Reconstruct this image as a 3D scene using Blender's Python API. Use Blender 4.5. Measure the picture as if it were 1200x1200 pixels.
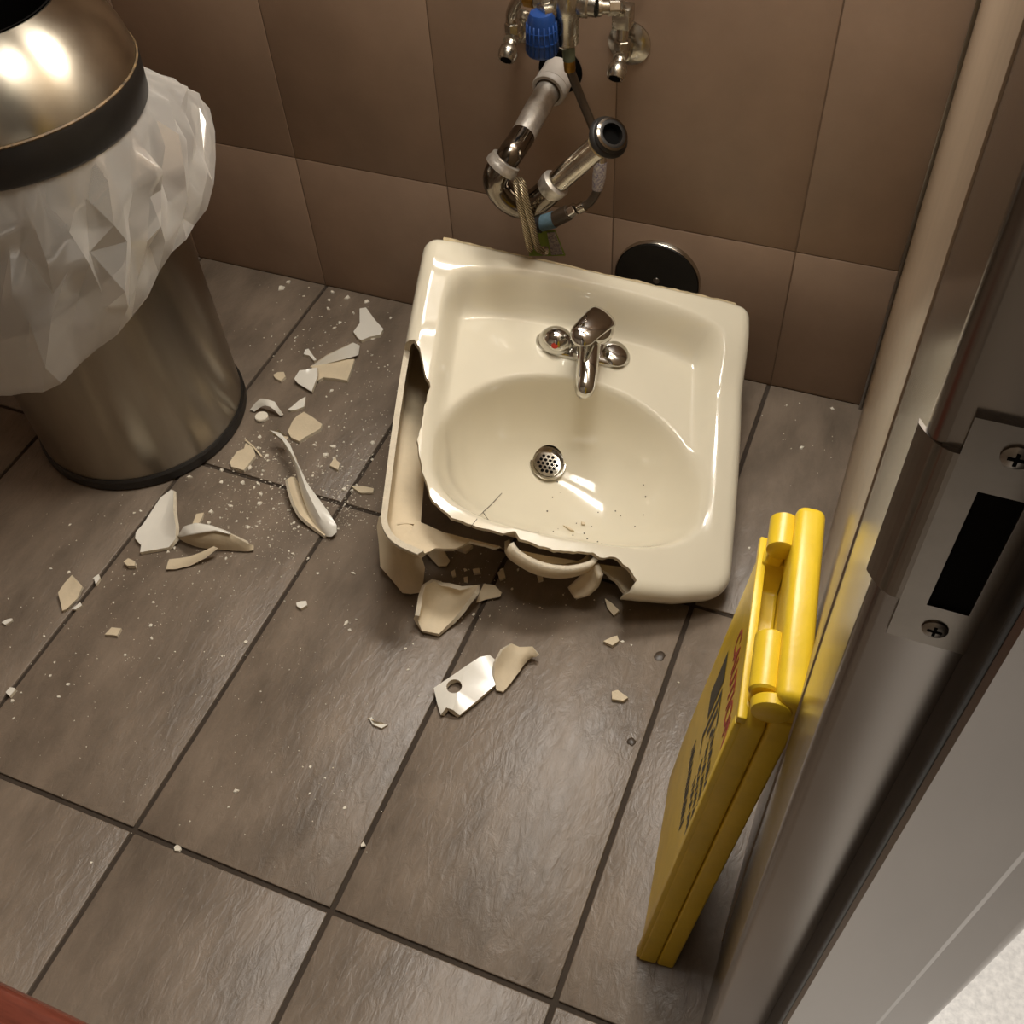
import bpy, bmesh, math, random
from mathutils import Vector, Matrix, noise
random.seed(7)
scn = bpy.context.scene
COL = scn.collection
for o in list(bpy.data.objects):
    bpy.data.objects.remove(o, do_unlink=True)

# ------------------------------------------------------------------ camera
CAM = Vector((0.34149, -1.43196, 1.34399))
PITCH, YAW, ROLL = map(math.radians, (39.42247, 25.41520, -4.70109))
RM = Matrix.Rotation(YAW, 3, 'Z') @ Matrix.Rotation(PITCH, 3, 'X') @ Matrix.Rotation(ROLL, 3, 'Z')
FPX = 1222.795
cd = bpy.data.cameras.new('camera')
cd.sensor_width = 36.0
cd.lens = FPX / 1200.0 * 36.0
cd.clip_start = 0.02
cam = bpy.data.objects.new('camera', cd)
cam.matrix_world = Matrix.Translation(CAM) @ RM.to_4x4()
COL.objects.link(cam)
scn.camera = cam

# ------------------------------------------------------------------ world, lights, exposure
w = bpy.data.worlds.new('world'); scn.world = w; w.use_nodes = True
w.node_tree.nodes['Background'].inputs[0].default_value = (1.0, 0.94, 0.86, 1)
w.node_tree.nodes['Background'].inputs[1].default_value = 0.05
def area(name, loc, rot, sx, sy, power, col):
    l = bpy.data.lights.new(name, 'AREA'); l.shape = 'RECTANGLE'; l.size = sx; l.size_y = sy
    l.energy = power; l.color = col
    o = bpy.data.objects.new(name, l); o.location = loc; o.rotation_euler = [math.radians(a) for a in rot]
    COL.objects.link(o); return o
area('mirror_lamp', (0.0, -0.03, 1.62), (-70, 0, 0), 0.60, 0.40, 25.0, (1.0, 0.945, 0.865))
area('ceiling_lamp', (0.12, -0.62, 2.50), (0, 0, 0), 0.55, 0.55, 13.0, (1.0, 0.95, 0.87))
area('corridor_lamp', (0.95, -1.00, 2.50), (0, 0, 0), 0.4, 0.5, 40.0, (1.0, 0.96, 0.92))
vs = scn.view_settings
vs.view_transform = 'Standard'; vs.look = 'None'; vs.exposure = 0.30; vs.gamma = 1.0
vs.use_curve_mapping = False

# ------------------------------------------------------------------ helpers
def ray(x, y):
    return RM @ Vector(((x - 600) / FPX, -(y - 600) / FPX, -1.0))
def on(x, y, axis, val):
    d = ray(x, y); return CAM + d * ((val - CAM[axis]) / d[axis])
def fl(x, y, h=0.0):
    return on(x, y, 2, h)

def srgb(r, g, b):
    f = lambda c: (c / 255 / 12.92) if c / 255 <= .04045 else ((c / 255 + .055) / 1.055) ** 2.4
    return (f(r), f(g), f(b), 1.0)

def mat(name, col, rough=0.5, metal=0.0, var=0.0, scale=8.0, bump=0.0, bscale=40.0, coat=0.0, stretch=(1, 1, 1),
        rvar=0.0, space='pos', tile_var=0.0, spec=0.5, col2=None, aniso=0.0):
    m = bpy.data.materials.new(name); m.use_nodes = True
    nt = m.node_tree; N = nt.nodes; L = nt.links
    b = N['Principled BSDF']
    b.inputs['Base Color'].default_value = col
    b.inputs['Roughness'].default_value = rough
    b.inputs['Metallic'].default_value = metal
    b.inputs['Specular IOR Level'].default_value = spec
    b.inputs['Coat Weight'].default_value = coat
    b.inputs['Coat Roughness'].default_value = 0.08
    b.inputs['Anisotropic'].default_value = aniso
    if aniso:
        tg = N.new('ShaderNodeTangent'); tg.direction_type = 'RADIAL'; tg.axis = 'Z'
        L.new(tg.outputs[0], b.inputs['Tangent']); b.inputs['Anisotropic Rotation'].default_value = .25
    if space == 'pos':
        src = N.new('ShaderNodeNewGeometry').outputs['Position']
    else:
        src = N.new('ShaderNodeTexCoord').outputs['Object']
    mp = N.new('ShaderNodeMapping'); L.new(src, mp.inputs['Vector']); mp.inputs['Scale'].default_value = stretch
    vec = mp.outputs['Vector']
    if var or col2:
        n = N.new('ShaderNodeTexNoise'); n.inputs['Scale'].default_value = scale; n.inputs['Detail'].default_value = 6
        n.inputs['Roughness'].default_value = 0.62
        L.new(vec, n.inputs['Vector'])
        rp = N.new('ShaderNodeValToRGB')
        rp.color_ramp.elements[0].position = 0.3; rp.color_ramp.elements[1].position = 0.7
        if col2:
            rp.color_ramp.elements[0].color = col; rp.color_ramp.elements[1].color = col2
        else:
            rp.color_ramp.elements[0].color = [c * (1 - var) for c in col[:3]] + [1]
            rp.color_ramp.elements[1].color = [min(1, c * (1 + var)) for c in col[:3]] + [1]
        L.new(n.outputs['Fac'], rp.inputs['Fac'])
        out = rp.outputs['Color']
        if tile_var:
            oi = N.new('ShaderNodeObjectInfo')
            mr = N.new('ShaderNodeMapRange'); mr.inputs['To Min'].default_value = 1 - tile_var; mr.inputs['To Max'].default_value = 1 + tile_var
            L.new(oi.outputs['Random'], mr.inputs['Value'])
            vm = N.new('ShaderNodeVectorMath'); vm.operation = 'SCALE'
            L.new(out, vm.inputs[0]); L.new(mr.outputs['Result'], vm.inputs['Scale']); out = vm.outputs['Vector']
        L.new(out, b.inputs['Base Color'])
        if rvar:
            mr2 = N.new('ShaderNodeMapRange'); mr2.inputs['To Min'].default_value = max(0, rough - rvar); mr2.inputs['To Max'].default_value = rough + rvar
            L.new(n.outputs['Fac'], mr2.inputs['Value']); L.new(mr2.outputs['Result'], b.inputs['Roughness'])
    if bump:
        n2 = N.new('ShaderNodeTexNoise'); n2.inputs['Scale'].default_value = bscale; n2.inputs['Detail'].default_value = 7
        n2.inputs['Roughness'].default_value = 0.6; n2.inputs['Distortion'].default_value = 0.6
        L.new(vec, n2.inputs['Vector'])
        bp = N.new('ShaderNodeBump'); bp.inputs['Strength'].default_value = bump; bp.inputs['Distance'].default_value = 0.004
        L.new(n2.outputs['Fac'], bp.inputs['Height']); L.new(bp.outputs['Normal'], b.inputs['Normal'])
    return m

M = {}
M['floor_tile'] = mat('floor_tile', srgb(122, 109, 95), 0.37, var=.30, scale=9, bump=.42, bscale=46, stretch=(1.6, .7, 1), rvar=.10, tile_var=.06)
M['grout'] = mat('grout', srgb(62, 52, 42), 0.9, var=.15, scale=30)
M['wall_tile'] = mat('wall_tile', srgb(158, 134, 114), 0.5, var=.15, scale=4, bump=.10, bscale=60, tile_var=.03)
M['wall_grout'] = mat('wall_grout', srgb(128, 108, 90), 0.9, var=.1, scale=30)
M['paint'] = mat('paint', srgb(150, 138, 122), 0.7, var=.04, scale=3)
M['dark_paint'] = mat('dark_paint', srgb(58, 51, 48), 0.6, var=.04, scale=3)  # unseen corridor walls, kept dark for the reflections in the jamb
M['white_floor'] = mat('white_floor', srgb(228, 224, 216), 0.45, var=.18, scale=120, bump=.1, bscale=200)
M['glaze'] = mat('glaze', srgb(231, 223, 200), 0.10, var=.02, scale=6, coat=.5, space='obj')
M['biscuit'] = mat('biscuit', srgb(216, 200, 170), 0.72, var=.10, scale=14, bump=.15, bscale=120, space='obj')
M['edge'] = mat('broken_edge', srgb(220, 209, 186), 0.8, var=.10, scale=60, bump=.4, bscale=220, space='obj')
M['white_glaze'] = mat('white_glaze', srgb(236, 232, 220), 0.26, coat=.15, var=.02, scale=6)
M['chip'] = mat('chip', srgb(230, 223, 206), 0.6, var=.08, scale=60)
M['plaster'] = mat('plaster_residue', srgb(196, 178, 140), 0.9, var=.3, scale=60, bump=.6, bscale=120, space='obj')
M['chrome'] = mat('chrome', srgb(205, 203, 198), 0.07, 1.0)
M['chrome_worn'] = mat('chrome_worn', srgb(190, 184, 172), 0.2, 1.0, var=.25, scale=45, rvar=.15, bump=.1, bscale=120)
M['brass_worn'] = mat('worn_nickel', srgb(190, 185, 172), 0.26, 1.0, var=.2, scale=60, rvar=.1)
M['dark_chrome'] = mat('dark_chrome', srgb(120, 112, 102), 0.14, 1.0, var=.2, scale=20)
M['steel'] = mat('brushed_steel', srgb(200, 192, 174), 0.30, 1.0, var=.05, scale=26, rvar=.04, space='obj', aniso=.75)
M['dark_steel'] = mat('dark_steel', srgb(168, 160, 146), 0.30, 1.0, var=.10, scale=14, stretch=(1, 1, .2), rvar=.06, space='obj', aniso=.75)
M['black'] = mat('black_rubber', srgb(30, 27, 24), 0.45, var=.2, scale=30)
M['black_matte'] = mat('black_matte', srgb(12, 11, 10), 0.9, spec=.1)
M['scuffed'] = mat('scuffed_rubber', srgb(40, 34, 28), 0.6, col2=srgb(150, 122, 82), scale=70)
M['yellow'] = mat('yellow_plastic', srgb(224, 190, 44), 0.34, var=.10, scale=22, bump=.08, bscale=90, space='obj')
M['red_print_and_glint'] = mat('red_print_and_glint', srgb(170, 50, 34), 0.5)  # sign print, also the painted reflection on the faucet
M['black_print'] = mat('black_print', srgb(48, 46, 34), 0.5)
M['blue'] = mat('blue_plastic', srgb(26, 62, 122), 0.32, var=.06, scale=30)
M['grey_plastic'] = mat('grey_pipe', srgb(186, 178, 168), 0.45, var=.06, scale=30)
M['scaled'] = mat('limescaled_chrome', srgb(198, 192, 182), 0.38, .75, var=.22, scale=70, rvar=.1, bump=.25, bscale=160)
M['green_tape'] = mat('green_tape', srgb(96, 104, 84), 0.6, var=.2, scale=60)
M['green_label'] = mat('green_label', srgb(128, 150, 56), 0.5, var=.1, scale=50)
M['blue_tape'] = mat('blue_tape', srgb(96, 124, 138), 0.6, var=.3, scale=80)
M['purple_print'] = mat('purple_print', srgb(84, 72, 110), 0.5, col2=srgb(200, 190, 170), scale=300)
M['hose'] = mat('black_hose', srgb(66, 54, 42), 0.4, var=.1, scale=40)
M['brass'] = mat('brass', srgb(168, 130, 62), 0.3, 1.0, var=.2, scale=80)
M['frame_steel'] = mat('frame_steel', srgb(138, 133, 129), 0.22, 1.0, var=.06, scale=24, rvar=.05, stretch=(1, 1, .25))
M['panel_steel'] = mat('glossy_cladding', srgb(176, 157, 134), 0.28, 0.0, var=.08, scale=24, stretch=(1, 1, .2))
M['strike'] = mat('strike_steel', srgb(132, 126, 119), 0.3, 1.0, var=.06, scale=60)
M['wood'] = mat('mahogany', srgb(96, 48, 36), 0.22, var=.25, scale=16, stretch=(1, 9, 9), coat=.3)
M['hole'] = M['black_matte']

# braided steel hose
def braid():
    m = mat('braided_steel', srgb(176, 158, 128), 0.35, .9)
    nt = m.node_tree; N = nt.nodes; L = nt.links; b = N['Principled BSDF']
    g = N.new('ShaderNodeNewGeometry'); wv = N.new('ShaderNodeTexWave'); wv.bands_direction = 'DIAGONAL'
    wv.inputs['Scale'].default_value = 130; L.new(g.outputs['Position'], wv.inputs['Vector'])
    bp = N.new('ShaderNodeBump'); bp.inputs['Strength'].default_value = .8; bp.inputs['Distance'].default_value = .002
    L.new(wv.outputs['Fac'], bp.inputs['Height']); L.new(bp.outputs['Normal'], b.inputs['Normal'])
    mx = N.new('ShaderNodeValToRGB'); mx.color_ramp.elements[0].color = srgb(96, 80, 60); mx.color_ramp.elements[1].color = srgb(206, 190, 158)
    L.new(wv.outputs['Fac'], mx.inputs['Fac']); L.new(mx.outputs['Color'], b.inputs['Base Color'])
    return m
M['braid'] = braid()

def bag_mat():
    m = bpy.data.materials.new('clear_bag'); m.use_nodes = True
    nt = m.node_tree; N = nt.nodes; L = nt.links
    for n in list(N):
        if n.type != 'OUTPUT_MATERIAL': N.remove(n)
    out = [n for n in N if n.type == 'OUTPUT_MATERIAL'][0]
    tr = N.new('ShaderNodeBsdfTransparent'); tr.inputs[0].default_value = (.93, .92, .9, 1)
    tl = N.new('ShaderNodeBsdfTranslucent'); tl.inputs[0].default_value = srgb(246, 243, 236)
    df = N.new('ShaderNodeBsdfDiffuse'); df.inputs[0].default_value = srgb(246, 243, 236)
    gl = N.new('ShaderNodeBsdfGlossy'); gl.inputs[0].default_value = (1, 1, 1, 1); gl.inputs['Roughness'].default_value = .14
    a = N.new('ShaderNodeMixShader'); a.inputs[0].default_value = .72; L.new(tl.outputs[0], a.inputs[1]); L.new(df.outputs[0], a.inputs[2])
    lw = N.new('ShaderNodeLayerWeight'); lw.inputs[0].default_value = .35
    mr = N.new('ShaderNodeMapRange'); mr.inputs['To Min'].default_value = .30; mr.inputs['To Max'].default_value = .95
    L.new(lw.outputs['Facing'], mr.inputs['Value'])
    c = N.new('ShaderNodeMixShader'); L.new(mr.outputs[0], c.inputs[0]); L.new(tr.outputs[0], c.inputs[1]); L.new(a.outputs[0], c.inputs[2])
    d = N.new('ShaderNodeMixShader'); d.inputs[0].default_value = .15; L.new(c.outputs[0], d.inputs[1]); L.new(gl.outputs[0], d.inputs[2])
    L.new(d.outputs[0], out.inputs[0])
    return m
M['bag'] = bag_mat()

def tag(o, label=None, cat=None, group=None, kind=None):
    if label: o['label'] = label
    if cat: o['category'] = cat
    if group: o['group'] = group
    if kind: o['kind'] = kind
    return o
def thing(name, label, cat, loc=(0, 0, 0), rot=None, group=None):
    o = bpy.data.objects.new(name, None); COL.objects.link(o)
    o.location = loc
    o.empty_display_size = .02
    if rot is not None: o.rotation_euler = rot
    return tag(o, label, cat, group)
def mesh_obj(name, me, parent=None, world=True):
    o = bpy.data.objects.new(name, me); COL.objects.link(o)
    if parent is not None:
        o.parent = parent
    return o
def from_bm(name, bm, mats, parent=None, smooth=True, loc=None, auto=None):
    bmesh.ops.recalc_face_normals(bm, faces=bm.faces)
    me = bpy.data.meshes.new(name); bm.to_mesh(me); bm.free()
    if not isinstance(mats, (list, tuple)): mats = [mats]
    for m in mats: me.materials.append(m)
    if smooth:
        for p in me.polygons: p.use_smooth = True
    o = mesh_obj(name, me, parent)
    if loc is not None: o.location = loc
    if smooth and auto:
        try:
            me.set_sharp_from_angle(angle=math.radians(auto))
        except Exception:
            pass
    return o
def box_bm(bm, x0, x1, y0, y1, z0, z1, bev=0.0, seg=2, mi=0):
    r = bmesh.ops.create_cube(bm, size=1.0)
    vs_ = r['verts']
    for v in vs_:
        v.co = Vector(((x0 + x1) / 2 + v.co.x * (x1 - x0), (y0 + y1) / 2 + v.co.y * (y1 - y0), (z0 + z1) / 2 + v.co.z * (z1 - z0)))
    fs = list({f for v in vs_ for f in v.link_faces})
    for f in fs: f.material_index = mi
    if bev > 0:
        es = list({e for v in vs_ for e in v.link_edges})
        bmesh.ops.bevel(bm, geom=es, offset=bev, segments=seg, profile=.5, affect='EDGES')
    return bm
def box(name, x0, x1, y0, y1, z0, z1, m, parent=None, bev=0.0, seg=2):
    bm = bmesh.new(); box_bm(bm, x0, x1, y0, y1, z0, z1, bev, seg)
    return from_bm(name, bm, m, parent, smooth=bev > 0, auto=40)
def frame_of(d):
    d = d.normalized()
    up = Vector((0, 0, 1)) if abs(d.z) < .95 else Vector((1, 0, 0))
    a = d.cross(up).normalized(); return a, d.cross(a).normalized()
def smooth_path(pts, n=8):
    P = [Vector(p) for p in pts]; out = []
    for i in range(len(P) - 1):
        p0 = P[max(0, i - 1)]; p1 = P[i]; p2 = P[i + 1]; p3 = P[min(len(P) - 1, i + 2)]
        for k in range(n):
            t = k / n
            out.append(.5 * ((2 * p1) + (p2 - p0) * t + (2 * p0 - 5 * p1 + 4 * p2 - p3) * t * t + (3 * p1 - p0 - 3 * p2 + p3) * t ** 3))
    out.append(P[-1]); return out
def tube_bm(bm, pts, rad, n=16, cap=True, mi=0):
    """rad: number or list of radii along pts"""
    P = [Vector(p) for p in pts]
    R_ = rad if isinstance(rad, (list, tuple)) else [rad] * len(P)
    rings = []; a = None
    for i, p in enumerate(P):
        d = (P[min(i + 1, len(P) - 1)] - P[max(i - 1, 0)])
        if d.length < 1e-9: d = Vector((0, 0, 1))
        d.normalize()
        if a is None: a, b = frame_of(d)
        else:
            a = (a - d * a.dot(d)).normalized(); b = d.cross(a)
        rings.append([bm.verts.new(p + (a * math.cos(2 * math.pi * k / n) + b * math.sin(2 * math.pi * k / n)) * R_[i]) for k in range(n)])
    for r0, r1 in zip(rings, rings[1:]):
        for k in range(n):
            f = bm.faces.new((r0[k], r0[(k + 1) % n], r1[(k + 1) % n], r1[k])); f.material_index = mi
    if cap:
        for r in (rings[0], rings[-1]):
            try:
                f = bm.faces.new(r); f.material_index = mi
            except Exception: pass
    return bm
def tube(name, pts, rad, m, parent=None, n=16, cap=True, auto=50):
    bm = bmesh.new(); tube_bm(bm, pts, rad, n, cap)
    return from_bm(name, bm, m, parent, auto=auto)
def lathe_tube(name, p0, p1, prof, m, parent=None, n=24, auto=40, cap=True):
    """prof = [(t, r)] along p0->p1"""
    p0 = Vector(p0); p1 = Vector(p1)
    bm = bmesh.new(); d = (p1 - p0); dn = d.normalized(); a, b = frame_of(dn); rings = []
    for t, r in prof:
        c = p0 + d * t
        rings.append([bm.verts.new(c + (a * math.cos(2 * math.pi * k / n) + b * math.sin(2 * math.pi * k / n)) * max(r, 1e-5)) for k in range(n)])
    for r0, r1 in zip(rings, rings[1:]):
        for k in range(n): bm.faces.new((r0[k], r0[(k + 1) % n], r1[(k + 1) % n], r1[k]))
    if cap:
        for r in (rings[0], rings[-1]): bm.faces.new(r)
    return from_bm(name, bm, m, parent, auto=auto)
def hexnut(name, p0, p1, r, m, parent=None):
    bm = bmesh.new(); tube_bm(bm, [p0, p1], r, 6)
    bmesh.ops.bevel(bm, geom=list(bm.edges), offset=r * .1, segments=1, affect='EDGES')
    return from_bm(name, bm, m, parent, smooth=False)
def sstep(a, b, x):
    if a == b: return 0.0 if x < a else 1.0
    t = max(0.0, min(1.0, (x - a) / (b - a))); return t * t * (3 - 2 * t)

# ------------------------------------------------------------------ setting: floor, walls
WX = 0.370                      # room face of the right wall
XL, YN, ZC = -1.75, -2.75, 2.55  # other room limits
floor = box('floor', XL, 0.44, YN, 0.0, -0.06, -0.0035, M['grout']); tag(floor, kind='structure', label='brown grey slate look tile floor with dark grout lines')
TW, TD, J = 0.305, 0.6117, 0.0072
tile_cache = {}
def tile_mesh(key, sx, sy, sz, m, bev=.0014):
    k = (key, round(sx, 4), round(sy, 4), round(sz, 4))
    if k not in tile_cache:
        bm = bmesh.new(); box_bm(bm, -sx / 2, sx / 2, -sy / 2, sy / 2, -sz / 2, sz / 2, bev, 2)
        me = bpy.data.meshes.new(key); bm.to_mesh(me); bm.free(); me.materials.append(m)
        for p in me.polygons: p.use_smooth = True
        me.set_sharp_from_angle(angle=math.radians(50))
        tile_cache[k] = me
    return tile_cache[k]
x0f = -1.34986 * .305
y0f = -1.68167 * .305
for i in range(-5, 4):
    for j in range(-4, 2):
        a0 = max(XL, x0f + i * TW + J / 2); a1 = min(0.44, x0f + (i + 1) * TW - J / 2)
        b0 = max(YN, y0f + (j - 1) * TD + J / 2); b1 = min(-0.001, y0f + j * TD - J / 2)
        if a1 - a0 < .01 or b1 - b0 < .01: continue
        o = mesh_obj('floor_tile', tile_mesh('floor_tile', a1 - a0, b1 - b0, .012, M['floor_tile']), floor)
        o.location = ((a0 + a1) / 2, (b0 + b1) / 2, -0.006)

wall_back = box('wall_back', XL, 0.508, 0.0012, 0.12, -0.06, ZC, M['wall_grout']); tag(wall_back, kind='structure', label='brown tiled back wall')
zj = 0.957678 * .305
xw0 = -2.36259 * .305; VW = 1.00702 * .305
rows = [(0.0, zj)] + [(zj + k * .61, zj + (k + 1) * .61) for k in range(4)]
for (r0, r1) in rows:
    for i in range(-4, 4):
        a0 = max(XL, xw0 + i * VW + .0011); a1 = min(WX, xw0 + (i + 1) * VW - .0011)
        c0 = r0 + (.0011 if r0 > 0 else 0); c1 = min(ZC, r1 - .0011)
        if a1 - a0 < .01 or c1 - c0 < .01: continue
        o = mesh_obj('wall_tile', tile_mesh('wall_tile', a1 - a0, .012, c1 - c0, M['wall_tile'], .001), wall_back)
        o.location = ((a0 + a1) / 2, 0.006, (c0 + c1) / 2)

tag(box('wall_left', XL - .1, XL, YN, 0.12, -0.06, ZC, M['wall_tile']), kind='structure')
tag(box('wall_front', XL - .1, 0.508, YN - .1, YN, -0.06, ZC, M['paint']), kind='structure')
tag(box('ceiling', XL - .1, 2.0, YN - .1, 0.12, ZC, ZC + .08, M['paint']), kind='structure')

# right wall with the doorway; its far jamb is at YJ
YJ = CAM.y + 0.265
wr = box('wall_right', WX, 0.505, -0.985, 0.0, 0.0, ZC, M['wall_grout']); tag(wr, kind='structure', label='glossy taupe clad wall beside the doorway')
box('wall_panel', WX - .004, WX, -0.985, -0.0, 0.0, 2.3, M['panel_steel'], wr, bev=.001)
box('corner_trim', WX - .010, WX - .004, -0.012, -0.001, 0.0, 2.3, M['strike'], wr, bev=.001)
tag(box('wall_right_near', WX, 0.505, YN, -2.13, 0.0, ZC, M['paint']), kind='structure')
tag(box('wall_right_head', WX, 0.505, -2.13, -0.985, 2.12, ZC, M['paint']), kind='structure')
# steel door frame (far jamb), facing the doorway
df = thing('door_frame', 'brushed steel door frame jamb with strike plate beside the yellow sign', 'door frame', (0.43, -1.08, 0))
def rel(o, parent):
    o.location = Vector(o.location) - Vector(parent.location); return o
def jamb_prof():
    # (x, y) polygon of the jamb cross-section
    r = .007; P = []
    P.append((WX - .0025, -0.985))
    P.append((WX - .0025, YJ + r))
    for k in range(1, 6):
        a = math.pi / 2 * k / 6; P.append((WX - .0025 + r - r * math.cos(a), YJ + r - r * math.sin(a)))
    P += [(WX - .0025 + r, YJ), (0.4115, YJ), (0.4120, YJ - .027), (0.4150, YJ - .030)]
    P += [(0.462, YJ - .030), (0.465, YJ - .028), (0.4655, YJ), (0.500, YJ)]
    for k in range(1, 6):
        a = math.pi / 2 * k / 6; P.append((0.508 - .008 + .008 * math.sin(a), YJ + .008 - .008 * math.cos(a)))
    P += [(0.508, YJ + .008), (0.508, -0.985)]
    return P
def prism(name, poly, z0, z1, m, parent, smooth=True, auto=28):
    bm = bmesh.new()
    lo = [bm.verts.new((p[0], p[1], z0)) for p in poly]; hi = [bm.verts.new((p[0], p[1], z1)) for p in poly]
    n = len(poly)
    for k in range(n): bm.faces.new((lo[k], lo[(k + 1) % n], hi[(k + 1) % n], hi[k]))
    bm.faces.new(lo); bm.faces.new(hi)
    return from_bm(name, bm, m, parent, smooth, auto=auto)
rel(prism('jamb', jamb_prof(), 0.0, 2.12, M['frame_steel'], df), df)
rel(box('gasket', 0.4095, 0.4125, YJ - .028, YJ, 0.0, 2.11, M['black'], df, bev=.001), df)
# strike plate
def strike():
    bm = bmesh.new()
    x0, x1, z0, z1 = .3793, .4113, .979, 1.103
    hx0, hx1, hz0, hz1 = .389, .4045, 1.004, 1.071
    t = .0025; y0, y1 = YJ - t, YJ
    for (a0, a1, c0, c1) in ((x0, hx0, z0, z1), (hx1, x1, z0, z1), (hx0, hx1, z0, hz0), (hx0, hx1, hz1, z1)):
        box_bm(bm, a0, a1, y0, y1, c0, c1)
    # lip that curls towards the room
    n = 8; prof = []
    for k in range(n + 1):
        a = k / n; prof.append((x0 - .0145 * a, YJ - t / 2 + .010 * a ** 2.2))
    for s in range(n):
        (ax, ay), (bx, by) = prof[s], prof[s + 1]
        v = [bm.verts.new(c) for c in ((ax, ay - t / 2, 1.003), (bx, by - t / 2, 1.003), (bx, by - t / 2, 1.086), (ax, ay - t / 2, 1.086),
                                       (ax, ay + t / 2, 1.003), (bx, by + t / 2, 1.003), (bx, by + t / 2, 1.086), (ax, ay + t / 2, 1.086))]
        for f in ((0, 1, 2, 3), (7, 6, 5, 4), (0, 4, 5, 1), (3, 2, 6, 7), (1, 5, 6, 2), (0, 3, 7, 4)): bm.faces.new([v[q] for q in f])
    bmesh.ops.remove_doubles(bm, verts=bm.verts, dist=1e-5)
    return from_bm('strike_plate', bm, M['strike'], df, True, auto=35)
sp = rel(strike(), df); sp['label'] = 'steel strike plate with a dark latch hole and curled lip'
lh = rel(box('latch_hole', .389, .4045, YJ - .0012, YJ - .0004, 1.004, 1.071, M['black_matte'], None), df); lh.parent = sp
lh.location = (0, 0, 0)
for zz in (.9905, 1.0905):
    s_ = lathe_tube('screw', (.3955, YJ - .0022, zz), (.3955, YJ - .0040, zz), [(0, .0052), (.6, .0050), (1, .0035)], M['strike'], sp, 14)
    bm = bmesh.new()
    box_bm(bm, .3955 - .0028, .3955 + .0028, YJ - .0043, YJ - .0038, zz - .0006, zz + .0006)
    box_bm(bm, .3955 - .0006, .3955 + .0006, YJ - .00435, YJ - .0038, zz - .0028, zz + .0028)
    from_bm('screw_slot', bm, M['black_matte'], sp, False)

# corridor outside
cf = box('floor_corridor', 0.44, 2.0, YN, 0.12, -0.06, -0.003, M['grout']); tag(cf, kind='structure', label='white speckled corridor floor outside the doorway')
for i in range(4):
    for j in range(5):
        a0 = .4425 + i * .303; a1 = min(2.0, a0 + .3005); b1 = -.02 - j * .61; b0 = max(YN, b1 - .6075)
        o = mesh_obj('floor_tile', tile_mesh('corridor_tile', a1 - a0, b1 - b0, .012, M['white_floor']), cf)
        o.location = ((a0 + a1) / 2, (b0 + b1) / 2, -.006)
tag(box('wall_corridor', 2.0, 2.1, YN, 0.12, -0.06, ZC, M['dark_paint']), kind='structure')
tag(box('wall_corridor_end', 0.508, 2.0, 0.02, 0.12, -0.06, ZC, M['dark_paint']), kind='structure')
tag(box('wall_added_dark', 0.508, 2.0, -2.30, -2.20, -0.06, ZC, M['dark_paint']), kind='structure')  # added unseen wall, gives the upper jamb something dark to reflect

# ------------------------------------------------------------------ broken sink
SPOS = Vector((-0.10158199, -0.13710436, 0.25229709 + .012))
SROT = Matrix(((0.90592995, -0.24716355, 0.34380387), (0.31675626, 0.93441357, -0.16290104), (-0.2809918, 0.25647896, 0.92480384)))
sink = thing('broken_sink', 'cream ceramic wall sink with its front left corner smashed off', 'sink')
sink.matrix_world = Matrix.Translation(SPOS) @ SROT.to_4x4()
SW = .545
def front_v(u): return -.522 + .020 * (u / .27) ** 2
def sink_outline():
    P = []
    def arc(cx, cy, r, a0, a1, n=10):
        for k in range(n + 1):
            a = math.radians(a0 + (a1 - a0) * k / n); P.append((cx + r * math.cos(a), cy + r * math.sin(a)))
    h = SW / 2; rb = .022; rf = .05; wf = .267
    arc(h - rb, -rb, rb, 90, 0)
    for k in range(1, 20):
        t = k / 20; P.append((h + (wf - h) * t + .004 * math.sin(math.pi * t), -rb + (-.502 + rf + rb) * t))
    arc(wf - rf, -.502 + rf, rf, 0, -75)
    for k in range(1, 30):
        u = (wf - rf - .02) * (1 - 2 * k / 30); P.append((u, front_v(u)))
    arc(-wf + rf, -.502 + rf, rf, -105, -180)
    for k in range(1, 20):
        t = 1 - k / 20; P.append((-(h + (wf - h) * t + .004 * math.sin(math.pi * t)), -rb + (-.502 + rf + rb) * t))
    arc(-h + rb, -rb, rb, 180, 90)
    return P
DR = (-.006, -.262)
def sink_h(u, v):
    zr = -.012 + .012 * sstep(-.50, -.16, v) + .030 * sstep(-.17, -.035, v)
    zd = -.030 + .020 * sstep(-.16, -.47, v)
    ts = sstep(.192, .232, abs(u))
    vv = v - .0 + .038 * min(1.0, abs(u) / .235) ** 3.2
    tb = sstep(-.083, -.022, vv)
    f = 1 - (1 - ts) * (1 - tb)
    z = zd + (zr - zd) * f
    vc = -.335
    if v > vc: s = (abs((u - .003) / .207) ** 2.1 + abs((v - vc) / .165) ** 2.1) ** (1 / 2.1)
    else: s = (abs((u - .003) / .207) ** 3.0 + abs((v - vc) / .112) ** 3.0) ** (1 / 3.0)
    dd = math.hypot(u - DR[0], v - DR[1])
    zb = -.166 + .020 * min(1, dd / .16) + .126 * s ** 3.4
    k = .016
    hh = max(0, min(1, .5 + .5 * (zb - z) / k))
    return zb * (1 - hh) + z * hh - k * hh * (1 - hh)
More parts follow.
